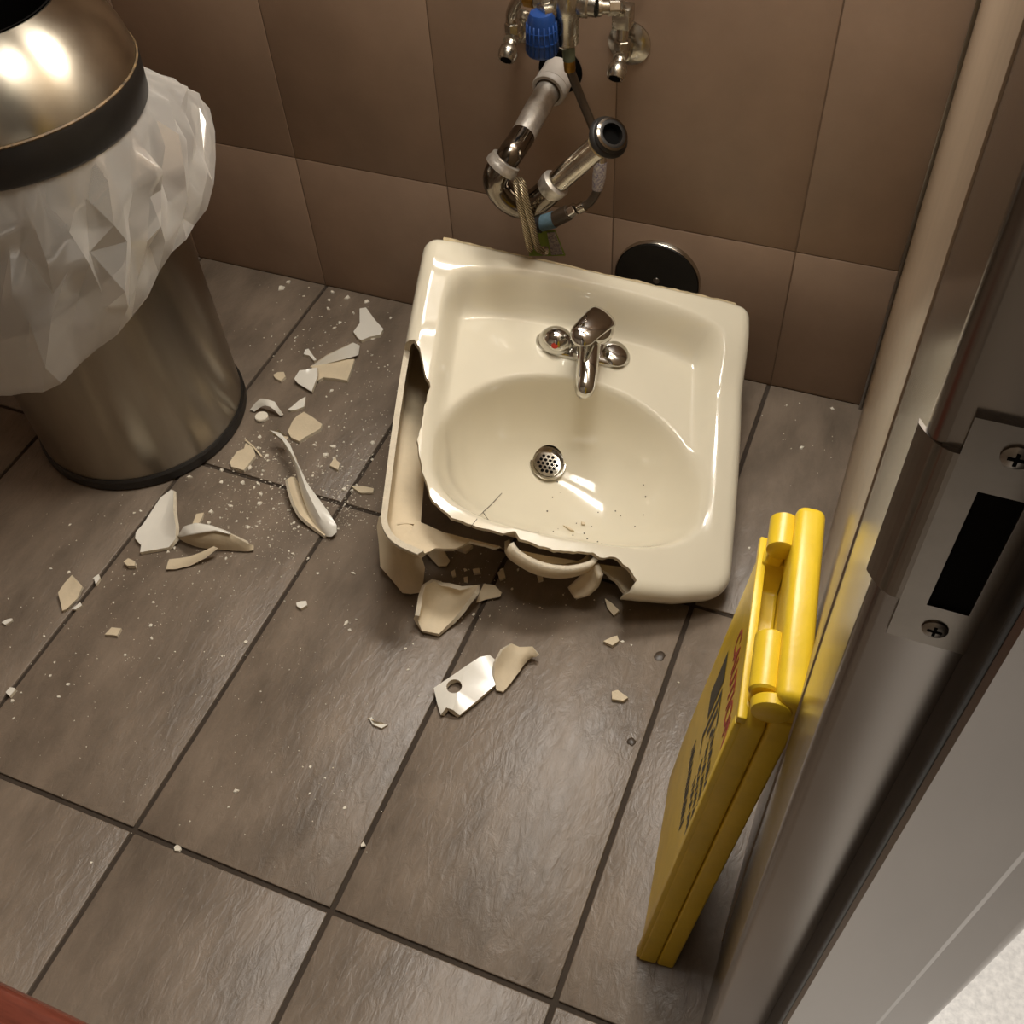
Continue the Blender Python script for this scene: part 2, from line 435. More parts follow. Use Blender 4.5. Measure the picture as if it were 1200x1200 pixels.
def build_sink():
    P = sink_outline(); P = [Vector(p) for p in P]
    # resample
    L = [0]
    for a, b in zip(P, P[1:] + P[:1]): L.append(L[-1] + (b - a).length)
    NA = 300; Q = []; PP = P + [P[0]]
    j = 0
    for k in range(NA):
        t = L[-1] * k / NA
        while L[j + 1] < t: j += 1
        Q.append(PP[j].lerp(PP[j + 1], (t - L[j]) / max(1e-9, L[j + 1] - L[j])))
    nrm = []
    for k in range(NA):
        d = (Q[(k + 1) % NA] - Q[k - 1]).normalized(); n = Vector((-d.y, d.x))
        if n.dot(Q[k] - Vector((0, -.26))) < 0: n = -n
        nrm.append(n)
    bm = bmesh.new(); rings = []
    c = Vector(DR)
    def rr(k): return .010 if (Q[k].y > -.03 and abs(Q[k].x) < SW / 2 - .02) else .020
    rad = [rr(k) for k in range(NA)]
    rad = [sum(rad[(k + d) % NA] for d in range(-4, 5)) / 9 for k in range(NA)]
    I = [Q[k] - nrm[k] * rad[k] for k in range(NA)]
    NR = 66
    for i in range(NR + 1):
        t = i / NR
        ring = []
        for k in range(NA):
            dv = I[k] - c; s0 = .0265 / dv.length; p = c + dv * (s0 + (1 - s0) * t)
            ring.append(bm.verts.new((p.x, p.y, sink_h(p.x, p.y))))
        rings.append(ring)
    for ph in (18, 36, 54, 72, 90):
        a = math.radians(ph); ring = []
        for k in range(NA):
            p = I[k] + nrm[k] * rad[k] * math.sin(a); z0 = sink_h(I[k].x, I[k].y)
            ring.append(bm.verts.new((p.x, p.y, z0 - rad[k] * (1 - math.cos(a)))))
        rings.append(ring)
    def zbot(v): return -.200 + .132 * min(1, max(0, -v / .47)) ** .8
    for t in (.25, .5, .75, .9, 1.0):
        ring = []
        for k in range(NA):
            z0 = sink_h(I[k].x, I[k].y) - rad[k]; zb = zbot(Q[k].y)
            p = Q[k] - nrm[k] * .010 * t * t
            ring.append(bm.verts.new((p.x, p.y, z0 + (zb - z0) * t)))
        rings.append(ring)
    for off, dz in ((.016, -.006), (.026, -.009), (.045, -.010), (.062, -.010)):
        ring = []
        for k in range(NA):
            zb = zbot(Q[k].y); p = Q[k] - nrm[k] * off
            ring.append(bm.verts.new((p.x, p.y, zb + dz)))
        rings.append(ring)
    for r0, r1 in zip(rings, rings[1:]):
        for k in range(NA): bm.faces.new((r0[k], r0[(k + 1) % NA], r1[(k + 1) % NA], r1[k]))
    bm.normal_update()
    up = sum(f.normal.z for f in bm.faces[:NA * 5] if True) if False else None
    bm.faces.ensure_lookup_table()
    if bm.faces[NA * 30].normal.z < 0:
        bmesh.ops.reverse_faces(bm, faces=bm.faces)
    me = bpy.data.meshes.new('basin'); bm.to_mesh(me); bm.free()
    me.materials.append(M['glaze']); me.materials.append(M['biscuit']); me.materials.append(M['edge'])
    for p in me.polygons: p.use_smooth = True
    return me
def jag(poly, amp, seg, rnd):
    out = []
    for a, b in zip(poly, poly[1:]):
        a = Vector(a); b = Vector(b); n = max(1, int((b - a).length / seg)); d = (b - a)
        nn = Vector((-d.y, d.x)).normalized() if d.length > 0 else Vector((0, 0))
        for k in range(n):
            p = a + d * (k / n)
            out.append(tuple(p + nn * (rnd.uniform(-amp, amp) if k else 0)))
    out.append(tuple(poly[-1])); return out
def cutter(poly, z0, z1, tilt=(0, 0)):
    bm = bmesh.new()
    lo = [bm.verts.new((p[0] + tilt[0] * z0, p[1] + tilt[1] * z0, z0)) for p in poly]; hi = [bm.verts.new((p[0] + tilt[0] * z1, p[1] + tilt[1] * z1, z1)) for p in poly]
    n = len(poly)
    for k in range(n): bm.faces.new((lo[k], lo[(k + 1) % n], hi[(k + 1) % n], hi[k]))
    bm.faces.new(lo); bm.faces.new(hi)
    bmesh.ops.recalc_face_normals(bm, faces=bm.faces)
    for f in bm.faces: f.material_index = 2
    me = bpy.data.meshes.new('cut'); bm.to_mesh(me); bm.free()
    for q in ('glaze', 'biscuit', 'edge'): me.materials.append(M[q])
    o = bpy.data.objects.new('cut', me); COL.objects.link(o); return o
rnd = random.Random(3)
break_line = [(-.262, -.176), (-.252, -.190), (-.240, -.225), (-.227, -.250), (-.2315, -.283), (-.231, -.320), (-.234, -.341), (-.227, -.365), (-.216, -.394), (-.197, -.431),
              (-.167, -.452), (-.129, -.459), (-.09, -.462)]
polyA = jag(break_line, .0012, .007, rnd) + [(-.09, -.60), (-.36, -.60), (-.36, -.172)]
polyB = [(-.215, -.60)] + jag([(-.205, -.505), (-.180, -.480), (-.150, -.475), (-.129, -.459), (-.09, -.462), (-.073, -.455), (-.065, -.466), (-.012, -.474), (.045, -.466), (.056, -.472), (.078, -.467), (.100, -.480), (.114, -.497), (.107, -.515), (.086, -.525), (.082, -.535)], .0012, .007, rnd) + [(.082, -.60)]
def finish(me, cuts, name, parent, thick=.009):
    o = bpy.data.objects.new('tmp', me); COL.objects.link(o)
    s = o.modifiers.new('s', 'SOLIDIFY'); s.thickness = thick; s.offset = -1; s.use_even_offset = False; s.material_offset = 1; s.material_offset_rim = 2
    for c in cuts:
        b = o.modifiers.new('b', 'BOOLEAN'); b.operation = 'DIFFERENCE'; b.solver = 'MANIFOLD'; b.object = c
    dg = bpy.context.evaluated_depsgraph_get()
    m2 = bpy.data.meshes.new_from_object(o.evaluated_get(dg)); m2.name = name
    bpy.data.objects.remove(o)
    for c in cuts: bpy.data.objects.remove(c)
    m2.set_sharp_from_angle(angle=math.radians(42))
    return mesh_obj(name, m2, parent)
basin = finish(build_sink(), [cutter(polyA, -.036, .15), cutter(polyB, -.40, .15)], 'basin', sink)
basin['label'] = 'cream glazed basin with broken edges showing tan unglazed clay'

# back edge plaster residue
def residue():
    bm = bmesh.new(); n = 46; r = random.Random(5); tz = 0
    prev = None
    for k in range(n + 1):
        u = -.245 + .49 * k / n; tz = tz * .6 + r.uniform(-.0008, .0011); ty = r.uniform(.0, .0022)
        a = [bm.verts.new(c) for c in ((u, -.0055, .0265 + tz * .6), (u, .003 + ty, .022 + tz), (u, .003 + ty, .004 + tz), (u, -.002, .002))]
        if prev:
            for q in range(3): bm.faces.new((prev[q], a[q], a[q + 1], prev[q + 1]))
        prev = a
    return from_bm('caulk_residue', bm, M['plaster'], sink, auto=60)
residue()
# overflow channel wall left standing in front of the bowl
def channel():
    bm = bmesh.new(); n = 22; prev = None; r = random.Random(8)
    for k in range(n + 1):
        t = k / n; u = -.075 + .128 * t; b = math.sin(math.pi * t) ** .6
        v = -.470 - .024 * b; zt = -.020 - .004 * b + r.uniform(-.0006, .0006); zb = -.052 - .012 * b
        a = [bm.verts.new(c) for c in ((u, v, zt), (u, v - .003, zb + .012), (u, v + .004 * b, zb), (u, v + .020, zb - .010))]
        if prev:
            for q in range(3): bm.faces.new((prev[q], a[q], a[q + 1], prev[q + 1]))
        prev = a
    bmesh.ops.recalc_face_normals(bm, faces=bm.faces)
    me = bpy.data.meshes.new('overflow_channel'); bm.to_mesh(me); bm.free()
    for q in ('biscuit', 'biscuit', 'edge'): me.materials.append(M[q])
    o = mesh_obj('overflow_channel', me, sink)
    s = o.modifiers.new('s', 'SOLIDIFY'); s.thickness = .008; s.offset = 0; s.material_offset_rim = 2
    for p in me.polygons: p.use_smooth = True
channel()
def flap():
    bm = bmesh.new()
    S = [((.046, -.470, -.035), (.058, -.476, -.030), (.066, -.490, -.034)), ((.048, -.478, -.060), (.060, -.486, -.060), (.068, -.500, -.060)),
         ((.040, -.485, -.085), (.052, -.494, -.086), (.060, -.508, -.080)), ((.034, -.492, -.098), (.040, -.500, -.100), (.046, -.510, -.096))]
    g = [[bm.verts.new(p) for p in s] for s in S]
    for a, b in zip(g, g[1:]):
        for k in range(2): bm.faces.new((a[k], a[k + 1], b[k + 1], b[k]))
    bmesh.ops.subdivide_edges(bm, edges=bm.edges, cuts=2, use_grid_fill=True, smooth=.4)
    me = bpy.data.meshes.new('broken_flap'); bm.to_mesh(me); bm.free()
    for q in ('biscuit', 'biscuit', 'edge'): me.materials.append(M[q])
    o = mesh_obj('broken_flap', me, sink)
    s = o.modifiers.new('s', 'SOLIDIFY'); s.thickness = .008; s.offset = 0; s.material_offset_rim = 2
    for p in me.polygons: p.use_smooth = True
flap()
# drain strainer
def drain():
    z = sink_h(DR[0] + .0225, DR[1])
    p = thing('drain_tmp', '', '') if False else None
    bm = bmesh.new(); n = 40
    prof = [(.0300, z - .003), (.0312, z + .0012), (.0300, z + .0026), (.0265, z + .0020), (.0235, z - .0012), (.0215, z - .0020), (.0, z - .0020)]
    rings = [[bm.verts.new((DR[0] + r * math.cos(2 * math.pi * k / n), DR[1] + r * math.sin(2 * math.pi * k / n), zz)) for k in range(n)] for r, zz in prof[:-1]]
    for r0, r1 in zip(rings, rings[1:]):
        for k in range(n): bm.faces.new((r0[k], r0[(k + 1) % n], r1[(k + 1) % n], r1[k]))
    bm.faces.new(rings[-1])
    d = from_bm('drain_strainer', bm, M['chrome_worn'], sink, auto=40)
    for k in range(n): pass
    bm = bmesh.new()
    s = .0078
    for i in range(-2, 3):
        for j in range(-2, 3):
            if abs(i + j) > 2: continue
            x = DR[0] + s * (i + j * .5); y = DR[1] + s * j * .866
            r = bmesh.ops.create_circle(bm, cap_ends=True, segments=12, radius=.0027)
            for v in r['verts']: v.co += Vector((x, y, z - .0016))
    h = from_bm('strainer_holes', bm, M['black_matte'], d, False)
    lathe_tube('drain_outlet', (DR[0], DR[1], z - .004), (DR[0], DR[1], z - .034), [(0, .021), (.5, .021), (.5, .024), (1, .024)], M['dark_chrome'], sink, 24)
drain()
# faucet on the deck
def faucet():
    f = thing('faucet', 'chrome single lever faucet on the broken sink', 'faucet')
    f.parent = None
    f.matrix_world = Matrix.Translation(SPOS) @ SROT.to_4x4() @ Matrix.Translation((.008, -.112, sink_h(.008, -.112)))
    def blob(name, fn, nu=28, nv=18, m='chrome', parent=f):
        bm = bmesh.new(); g = [[bm.verts.new(fn(i / nu * 2 * math.pi, j / nv)) for i in range(nu)] for j in range(nv + 1)]
        for a, b in zip(g, g[1:]):
            for k in range(nu): bm.faces.new((a[k], a[(k + 1) % nu], b[(k + 1) % nu], b[k]))
        for r in (g[0], g[-1]):
            try: bm.faces.new(r)
            except Exception: pass
        bmesh.ops.remove_doubles(bm, verts=bm.verts, dist=1e-5)
        return from_bm(name, bm, M[m], parent, auto=60)
    # base plate with two wings
    def base(a, t):
        c, s = math.cos(a), math.sin(a)
        ex = .0775 * abs(c) ** .8 * (1 if c >= 0 else -1); wy = .0255 if abs(ex) > .035 else .024
        ey = wy * abs(s) ** .75 * (1 if s >= 0 else -1)
        h = [0, .004, .007, .0085]; k = t * 3
        sc = [1.02, 1.0, .95, .86][min(3, int(round(k)))]
        return Vector((ex * sc, ey * sc, h[min(3, int(round(k)))]))
    blob('base_plate', base, 56, 3)
    # wing domes
    for sx in (-1, 1):
        def dome(a, t, sx=sx):
            ph = t * math.pi / 2
            return Vector((sx * (.0475 if sx < 0 else .0515) + (.0285 if sx < 0 else .0235) * math.cos(a) * math.cos(ph), .0240 * math.sin(a) * math.cos(ph), .006 + (.027 if sx < 0 else .009) * math.sin(ph)))
        blob('wing_dome', dome, 28, 10)
    # body
    def body(a, t):
        r = .0255 - .004 * t; return Vector((r * math.cos(a), .004 + r * math.sin(a), .004 + .046 * t))
    blob('body', body, 28, 8)
    # spout
    def spout(a, t):
        y = .012 - .118 * t; z = .030 + .012 * math.sin(t * 2.2) - .010 * t * t
        wx = .0205 - .0055 * t; wz = .017 - .003 * t
        cap = 1.0 if t < .88 else math.sqrt(max(.0, 1 - ((t - .88) / .125) ** 2))
        return Vector((wx * math.cos(a) * cap, y, z + wz * math.sin(a) * (1.0 if math.sin(a) > 0 else 1.1) * cap))
    blob('spout', spout, 24, 26)
    # lever: dome cap and a flat tongue pointing forward-left
    def capd(a, t):
        ph = t * math.pi / 2; return Vector((.006 + .0285 * math.cos(a) * math.cos(ph), .010 + .0285 * math.sin(a) * math.cos(ph), .050 + .022 * math.sin(ph)))
    lev = blob('lever', capd, 28, 10)
    def tongue(a, t):
        L = .092; ang = math.radians(-124)
        d = Vector((math.cos(ang), math.sin(ang), 0)); nx = Vector((-d.y, d.x, 0))
        wv = .0255 * (1 - .26 * t); cap = 1.0
        if t > .8: cap = math.sqrt(max(0, 1 - ((t - .8) / .205) ** 2))
        if t < .2: cap = math.sqrt(max(0, 1 - ((.2 - t) / .205) ** 2))
        c0 = Vector((0.020, .034, .062)) + d * L * t + Vector((0, 0, .018 * math.sin(t * 2.4)))
        return c0 + nx * wv * math.cos(a) * cap + Vector((0, 0, .0085 * math.sin(a) * cap))
    blob('lever_tongue', tongue, 24, 26, parent=f)
    bm = bmesh.new(); bmesh.ops.create_circle(bm, cap_ends=True, segments=16, radius=.0035)
    for v in bm.verts: v.co = Vector((v.co.x * 1.6 - .052, v.co.y - .0195, .0225 + v.co.y * .8))
    from_bm('painted_red_glint', bm, M['red_print_and_glint'], f, False)  # small red disc paints a reflection onto the chrome wing
    lathe_tube('aerator', (0, -.092, .030), (0, -.092, .018), [(0, .010), (1, .010)], M['dark_chrome'], f, 16)
faucet()
# fine cracks / clay dust specks lying in the bowl
def bowl_specks():
    r = random.Random(21); k = 0
    spots = [(.045, -.36, .007), (.062, -.352, .0035), (-.0, -.0, 0)]
    bm = bmesh.new()
    for _ in range(26):
        u = r.uniform(-.02, .15); v = r.uniform(-.41, -.28); z = sink_h(u, v) + .0006; s = r.uniform(.0006, .0016)
        q = bmesh.ops.create_icosphere(bm, subdivisions=1, radius=s)
        for w_ in q['verts']: w_.co = Vector((u, v, z)) + Vector((w_.co.x, w_.co.y, w_.co.z * .5))
    o = from_bm('bowl_grit', bm, M['hose'], None, False); o.matrix_world = sink.matrix_world.copy(); tag(o, 'dark grit specks scattered in the sink bowl', 'grit', kind='stuff')
    o.location = SPOS; 
    o.matrix_world = Matrix.Translation(SPOS) @ SROT.to_4x4()
bowl_specks()
def bowl_chip(u, v, pts, label):
    bm = bmesh.new(); z = sink_h(u, v) + .0012
    e = .004
    nx = (sink_h(u + e, v) - sink_h(u - e, v)) / (2 * e); ny = (sink_h(u, v + e) - sink_h(u, v - e)) / (2 * e)
    lo = [bm.verts.new((u + a, v + b, z + nx * a + ny * b)) for a, b in pts]; hi = [bm.verts.new((u + a * .8, v + b * .8, z + .003 + nx * a + ny * b)) for a, b in pts]
    n = len(pts)
    bm.faces.new(lo); bm.faces.new(hi)
    for k in range(n): bm.faces.new((lo[k], lo[(k + 1) % n], hi[(k + 1) % n], hi[k]))
    o = from_bm('ceramic_chip', bm, M['biscuit'], None, False); o.matrix_world = Matrix.Translation(SPOS) @ SROT.to_4x4(); tag(o, label, 'chip', 'chips in the sink bowl')
bowl_chip(.036, -.375, [(-.009, .004), (0, .002), (.010, -.006), (.003, -.006)], 'long thin ceramic chip lying inside the sink bowl')
bowl_chip(.060, -.362, [(-.003, .003), (.004, .002), (.003, -.003), (-.003, -.003)], 'small squarish ceramic chip lying inside the sink bowl')

def on_sink(x, y):
    o = SROT.transposed() @ (CAM - SPOS); d = SROT.transposed() @ ray(x, y); z = -.06
    for _ in range(25):
        t = (z - o.z) / d.z; p = o + d * t; z = .5 * z + .5 * sink_h(p.x, p.y)
    return Vector((p.x, p.y, sink_h(p.x, p.y) + .0002))
def cracks():
    bm = bmesh.new()
    for ln in ([(552, 617), (559, 608), (566, 600)], [(566, 600), (570, 606), (577, 614)], [(566, 600), (575, 592), (588, 578)]):
        tube_bm(bm, [on_sink(*p) for p in ln], .00045, 5)
    from_bm('hairline_crack', bm, M['hose'], sink, True)
cracks()

# ------------------------------------------------------------------ trash can
CX, CY = -.861, -.442
can = thing('trash_can', 'stainless steel round trash can with black band and dome lid', 'trash can', (CX, CY, 0))
def lathe(name, prof, m, parent, n=72, auto=35):
    bm = bmesh.new()
    rings = [[bm.verts.new((max(r, 1e-5) * math.cos(2 * math.pi * k / n), max(r, 1e-5) * math.sin(2 * math.pi * k / n), z)) for k in range(n)] for r, z in prof]
    for r0, r1 in zip(rings, rings[1:]):
        for k in range(n): bm.faces.new((r0[k], r0[(k + 1) % n], r1[(k + 1) % n], r1[k]))
    return from_bm(name, bm, m, parent, auto=auto)
lathe('base_ring', [(.0, .001), (.184, .001), (.1875, .004), (.1875, .020), (.1845, .024), (.17, .024)], M['black'], can)
lathe('body', [(.17, .022), (.1825, .024), (.1825, .59), (.178, .592)], M['dark_steel'], can, 96)
lathe('band', [(.180, .592), (.193, .597), (.1965, .602), (.1995, .650), (.197, .656), (.18, .656)], M['black'], can)
lathe('worn_edge', [(.1985, .6535), (.1992, .6555), (.1972, .6572), (.1965, .656)], M['scuffed'], can)
lid = lathe('lid', [(.196, .655), (.1955, .665), (.190, .688), (.178, .712), (.160, .735), (.140, .750), (.128, .756), (.124, .755), (.124, .745)], M['steel'], can, 96)
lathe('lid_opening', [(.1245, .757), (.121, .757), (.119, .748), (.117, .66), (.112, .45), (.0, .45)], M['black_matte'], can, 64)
# bin bag: hangs out below the lid band all round
def bag():
    keys = [(-180, .40, .225), (-120, .27, .232), (-88, .270, .240), (-75, .285, .236), (-62, .308, .242), (-46, .345, .226), (-30, .378, .236), (-15, .418, .228), (-5, .437, .236), (6, .437, .230), (15, .44, .242), (30, .478, .258),
            (45, .522, .272), (58, .54, .258), (80, .52, .235), (120, .47, .23), (180, .40, .225)]
    def ip(th, j):
        for a, b in zip(keys, keys[1:]):
            if a[0] <= th <= b[0]:
                t = (th - a[0]) / (b[0] - a[0]); return a[j] + (b[j] - a[j]) * t
        return keys[-1][j]
    bm = bmesh.new(); NT, NS = 360, 60; g = []
    rb = random.Random(12)
    # straight slanted pleats: each a ridge line from (theta0, s0) to (theta1, s1)
    pleats = [(-52, .0, -20, 1.0, 6, .016), (-30, .0, -66, 1.0, 5, .013), (-8, .05, -40, 1.0, 7, .018), (14, .0, -22, .9, 6, .016), (26, .1, 2, 1.0, 5, .013), (-70, .0, -58, .9, 6, .015), (-88, .1, -66, 1.0, 6, .014),
              (40, .05, 22, .95, 5, .012), (-40, .3, -75, .7, 5, .010), (4, .35, -34, .75, 4, .010), (52, 0, 48, 1, 6, .012), (-110, 0, -96, 1, 7, .015), (80, 0, 92, 1, 8, .015), (120, 0, 110, 1, 8, .015), (160, 0, 150, 1, 8, .015), (-150, 0, -140, 1, 8, .015)]
    def crease(th, s):
        v = 0
        for (a0, s0, a1, s1, wd, am) in pleats:
            t = (s - s0) / (s1 - s0); e = sstep(-.12, .1, t) * (1 - sstep(.9, 1.12, t)); t = max(0, min(1, t))
            d = abs(th - (a0 + (a1 - a0) * t)) / wd
            if d < 2.5: v += am * e * max(0, 1 - d / 1.6) - am * .35 * e * max(0, 1 - abs(d - 1.7) / .8)
        return v
    NT, NS = 46, 6
    for j in range(NS + 1):
        ring = []
        for i in range(NT):
            s = j / NS; th = -180 + 360 * (i + (.5 if j % 2 else 0)) / NT - 22 * s
            if 0 < j < NS: th += rb.uniform(-3.2, 3.2); s += rb.uniform(-.06, .06)
            th2 = (th + 180) % 360 - 180
            zh = ip(th2, 1); rh = ip(th2, 2)
            z = .600 + (zh - .600) * s
            t = math.radians(th)
            r = .1905 + (rh - .1905) * (s ** .75) + min(1, s * 3) * (crease(th2, s) * .7 + (rb.uniform(-.008, .009) if 0 < j < NS else 0) + (.009 if i % 3 == 0 and j < NS else 0))
            r = max(r, .1885)
            ring.append(bm.verts.new((r * math.cos(t), r * math.sin(t), z)))
        g.append(ring)
    for j, (a, b) in enumerate(zip(g, g[1:])):
        for k in range(NT):
            k1_ = (k + 1) % NT
            if j % 2 == 0:
                bm.faces.new((a[k], a[k1_], b[k])); bm.faces.new((a[k1_], b[k1_], b[k]))
            else:
                bm.faces.new((a[k], b[k1_], b[k])); bm.faces.new((a[k], a[k1_], b[k1_]))
    bmesh.ops.subdivide_edges(bm, edges=bm.edges, cuts=3, use_grid_fill=True, smooth=.75)
    for v in bm.verts:
        rr0 = math.hypot(v.co.x, v.co.y)
        if rr0 < .1880: v.co.x *= .1880 / rr0; v.co.y *= .1880 / rr0
    NT = 260
    # turned-in tuck behind the hem: a second loose layer
    o = from_bm('bin_bag', bm, M['bag'], None, True, auto=30); o.location = (CX, CY, 0)
    tag(o, 'clear plastic bin bag hanging out under the trash can lid', 'bag')
    b2 = bmesh.new(); g = []
    for j in range(13):
        s = .72 + .28 * j / 12; ring = []
        for i in range(NT):
            th = -180 + 360 * i / NT; zh = ip(th, 1); rh = ip(th, 2); t = math.radians(th)
            n3 = noise.noise(Vector((math.cos(t) * 6, math.sin(t) * 6, 7.7 + s * 2)))
            z = .600 + (zh - .600) * s
            r = .1905 + (rh - .1905) * (s ** .75) - .008 + .006 * n3
            r = max(r, .1855)
            ring.append(b2.verts.new((r * math.cos(t), r * math.sin(t), z + .002)))
        g.append(ring)
    for a, b in zip(g, g[1:]):
        for k in range(NT): b2.faces.new((a[k], a[(k + 1) % NT], b[(k + 1) % NT], b[k]))
    h = from_bm('hem_fold', b2, M['bag'], o, True)
bag()

# ------------------------------------------------------------------ plumbing on the back wall
def W(x, y, dep):  # pixel on the plane y = -dep
    return on(x, y, 1, -dep)
def stop(px_, dep, label, esc_px, esc_r):
    c = W(*esc_px, .0)
    v = W(*px_, dep)
    v = Vector((c.x, -dep, c.z))
    t = thing('stop_valve', label, 'valve', (c.x, 0, c.z), group='stop valves')
    def add(o): return rel(o, t)
    add(lathe_tube('escutcheon', (c.x, -.0005, c.z), (c.x, -.010, c.z), [(0, esc_r), (.25, esc_r), (.7, esc_r * .8), (1, esc_r * .45)], M['chrome_worn'], t, 32))
    add(tube('stub_pipe', [(c.x, -.008, c.z), (c.x, -.030, c.z)], .0085, M['chrome_worn'], t))
    add(lathe_tube('valve_body', (c.x, -.022, c.z), (c.x, -.050, c.z), [(0, .011), (.1, .0125), (.45, .0125), (.5, .010), (1, .010)], M['brass_worn'], t, 20))
    hx = hexnut('hex_nut', (c.x, -.036, c.z + .006), (c.x, -.036, c.z + .022), .0125, M['brass_worn'], t); add(hx)
    # handle stub pointing to the room and down, with an open dark end
    d = Vector((0, -.80, -.6)); p = Vector((c.x, -.044, c.z - .002))
    add(lathe_tube('stem_knob', p, p + d * .030, [(0, .009), (.25, .0095), (.35, .013), (.6, .0145), (.85, .0135), (1, .0115)], M['brass_worn'], t, 24))
    q = p + d * .0301
    add(lathe_tube('stem_socket', q, q + d * .0006, [(0, .0085), (1, .0085)], M['black_matte'], t, 20))
    return t, c
tR, cR = stop((715, 55), .06, 'nickel stop valve with round wall plate at the right of the mixing valve', (738, 50), .032)
tL, cL = stop((600, 45), .06, 'nickel stop valve half hidden behind the blue capped mixing valve', (612, 30), .026)
# mixing valve
mvc = W(664, 14, .075)
mv = thing('mixing_valve', 'worn nickel mixing valve with blue ribbed cap', 'valve', mvc)
def addm(o): return rel(o, mv)
Z = lambda x, y, d=.075: W(x, y, d)
bx_, bz_ = mvc.x, mvc.z
addm(lathe_tube('valve_body', (bx_, -.075, bz_ + .05), (bx_, -.075, bz_ - .048), [(0, .017), (.2, .022), (.35, .024), (.5, .022), (.6, .0175), (.95, .0165), (1, .012)], M['brass_worn'], mv, 28))
for s in (-1, 1):
    addm(lathe_tube('union_nut', (bx_ + s * .016, -.075, bz_ + .012), (bx_ + s * .044, -.075, bz_ + .012), [(0, .013), (.15, .016), (.55, .016), (.65, .0135), (1, .0135)], M['brass_worn'], mv, 20))
addm(lathe_tube('inlet_neck', (bx_ + .044, -.075, bz_ + .012), (bx_ + .060, -.066, bz_ + .010), [(0, .0125), (.3, .012), (.35, .009), (1, .009)], M['brass_worn'], mv, 20))
elb = Vector((cR.x, -.036, W(715, 14, .036).z))
addm(hexnut('hex_nut', (bx_ + .056, -.067, bz_ + .010), (bx_ + .070, -.058, bz_ + .008), .012, M['brass_worn'], mv))
addm(tube('inlet_pipe', [(bx_ + .068, -.059, bz_ + .008), (elb.x, elb.y, elb.z)], .008, M['brass_worn'], mv))
bmx = bmesh.new(); box_bm(bmx, elb.x - .013, elb.x + .013, elb.y - .013, elb.y + .013, elb.z - .018, elb.z + .012, .002); addm(from_bm('elbow_block', bmx, M['brass_worn'], mv, True, auto=30))
addm(tube('riser_pipe', [(elb.x, elb.y, elb.z - .016), (cR.x, -.036, cR.z + .020)], .0085, M['chrome_worn'], mv))
# bent pipe on the other side
pb = smooth_path([(cL.x, -.036, cL.z + .020), (cL.x, -.038, cL.z + .034), (cL.x + .008, -.046, cL.z + .050), (cL.x + .030, -.068, bz_ + .012), (bx_ - .058, -.074, bz_ + .012)], 8)
addm(tube('bent_pipe', pb, .0085, M['chrome_worn'], mv))
addm(hexnut('hex_nut', (bx_ - .062, -.074, bz_ + .012), (bx_ - .046, -.075, bz_ + .012), .0125, M['brass'], mv))
# blue cap
bc = W(634, 10, .105); be = W(635, 62, .105)
be = Vector((bc.x, bc.y, be.z))
cap = addm(lathe_tube('blue_cap', (bc.x, bc.y, bc.z - .004), be, [(0, .010), (.02, .0155), (.12, .0185), (.4, .0202), (.40, .0215), (.44, .0215), (.44, .0202), (.66, .0212), (.66, .0225), (.70, .0225), (.70, .0212), (.92, .0222), (1, .0210)], M['blue'], mv, 36))
bmr = bmesh.new()
for k in range(18):
    a = 2 * math.pi * k / 18
    p0 = Vector((bc.x + .0205 * math.cos(a), bc.y + .0205 * math.sin(a), bc.z - .018)); p1 = Vector((bc.x + .0225 * math.cos(a), bc.y + .0225 * math.sin(a), be.z + .004))
    tube_bm(bmr, [p0, p1], .0012, 6)
ribs = from_bm('grip_ribs', bmr, M['blue'], None, True); ribs.parent = cap
addm(tube('cap_stem', [(bc.x, bc.y, bc.z - .006), (bx_ - .008, -.080, bz_ + .006)], .011, M['brass_worn'], mv))
# outlet hose under the mixing valve
hb = Vector((bx_ + .002, -.075, bz_ - .046))
hose = thing('supply_hose', 'black rubber supply hose with taped joints under the mixing valve', 'hose', hb)
def addh(o): return rel(o, hose)
addh(lathe_tube('green_taped_joint', hb, hb + Vector((.001, 0, -.022)), [(0, .0095), (1, .0090)], M['green_tape'], hose, 18))
addh(lathe_tube('brass_ferrule', hb + Vector((.001, 0, -.022)), hb + Vector((.002, 0, -.038)), [(0, .008), (.2, .0085), (.8, .0085), (1, .008)], M['brass'], hose, 18))
hp = smooth_path([hb + Vector((.002, 0, -.036)), W(682, 118, .07), W(697, 155, .075), W(704, 182, .085), W(703, 200, .09), W(700, 222, .095), W(690, 238, .10), W(676, 245, .105)], 8)
addh(tube('black_hose', hp, .0066, M['hose'], hose, 14))
f0, f1 = W(703, 180, .085), W(702, 198, .089)
addh(tube('silver_ferrule', [W(705, 176, .084), W(704, 190, .087)], [.006, .0095], M['chrome_worn'], hose, 18))
addh(tube('printed_sleeve', [W(704, 189, .087), W(702, 207, .091), W(700, 222, .095)], [.0095, .0105, .0085], M['purple_print'], hose, 18))
addh(tube('collar', [W(685, 241, .102), W(678, 245, .104)], .0085, M['chrome_worn'], hose, 18))
addh(hexnut('hex_nut', W(675, 244, .105), W(665, 250, .107), .0105, M['chrome'], hose))
addh(tube('dark_coupling', [W(666, 249, .107), W(648, 258, .112)], .0125, M['hose'], hose, 18))
addh(tube('blue_taped_joint', [W(650, 257, .111), W(634, 262, .114)], [.0135, .013], M['blue_tape'], hose, 18))
addh(tube('tee', [W(634, 262, .114), W(622, 262, .116)], .015, M['black'], hose, 18))
lb = bmesh.new()
A_, B_, C_, D_ = W(622, 272, .112), W(650, 271, .110), W(662, 300, .108), W(620, 300, .110)
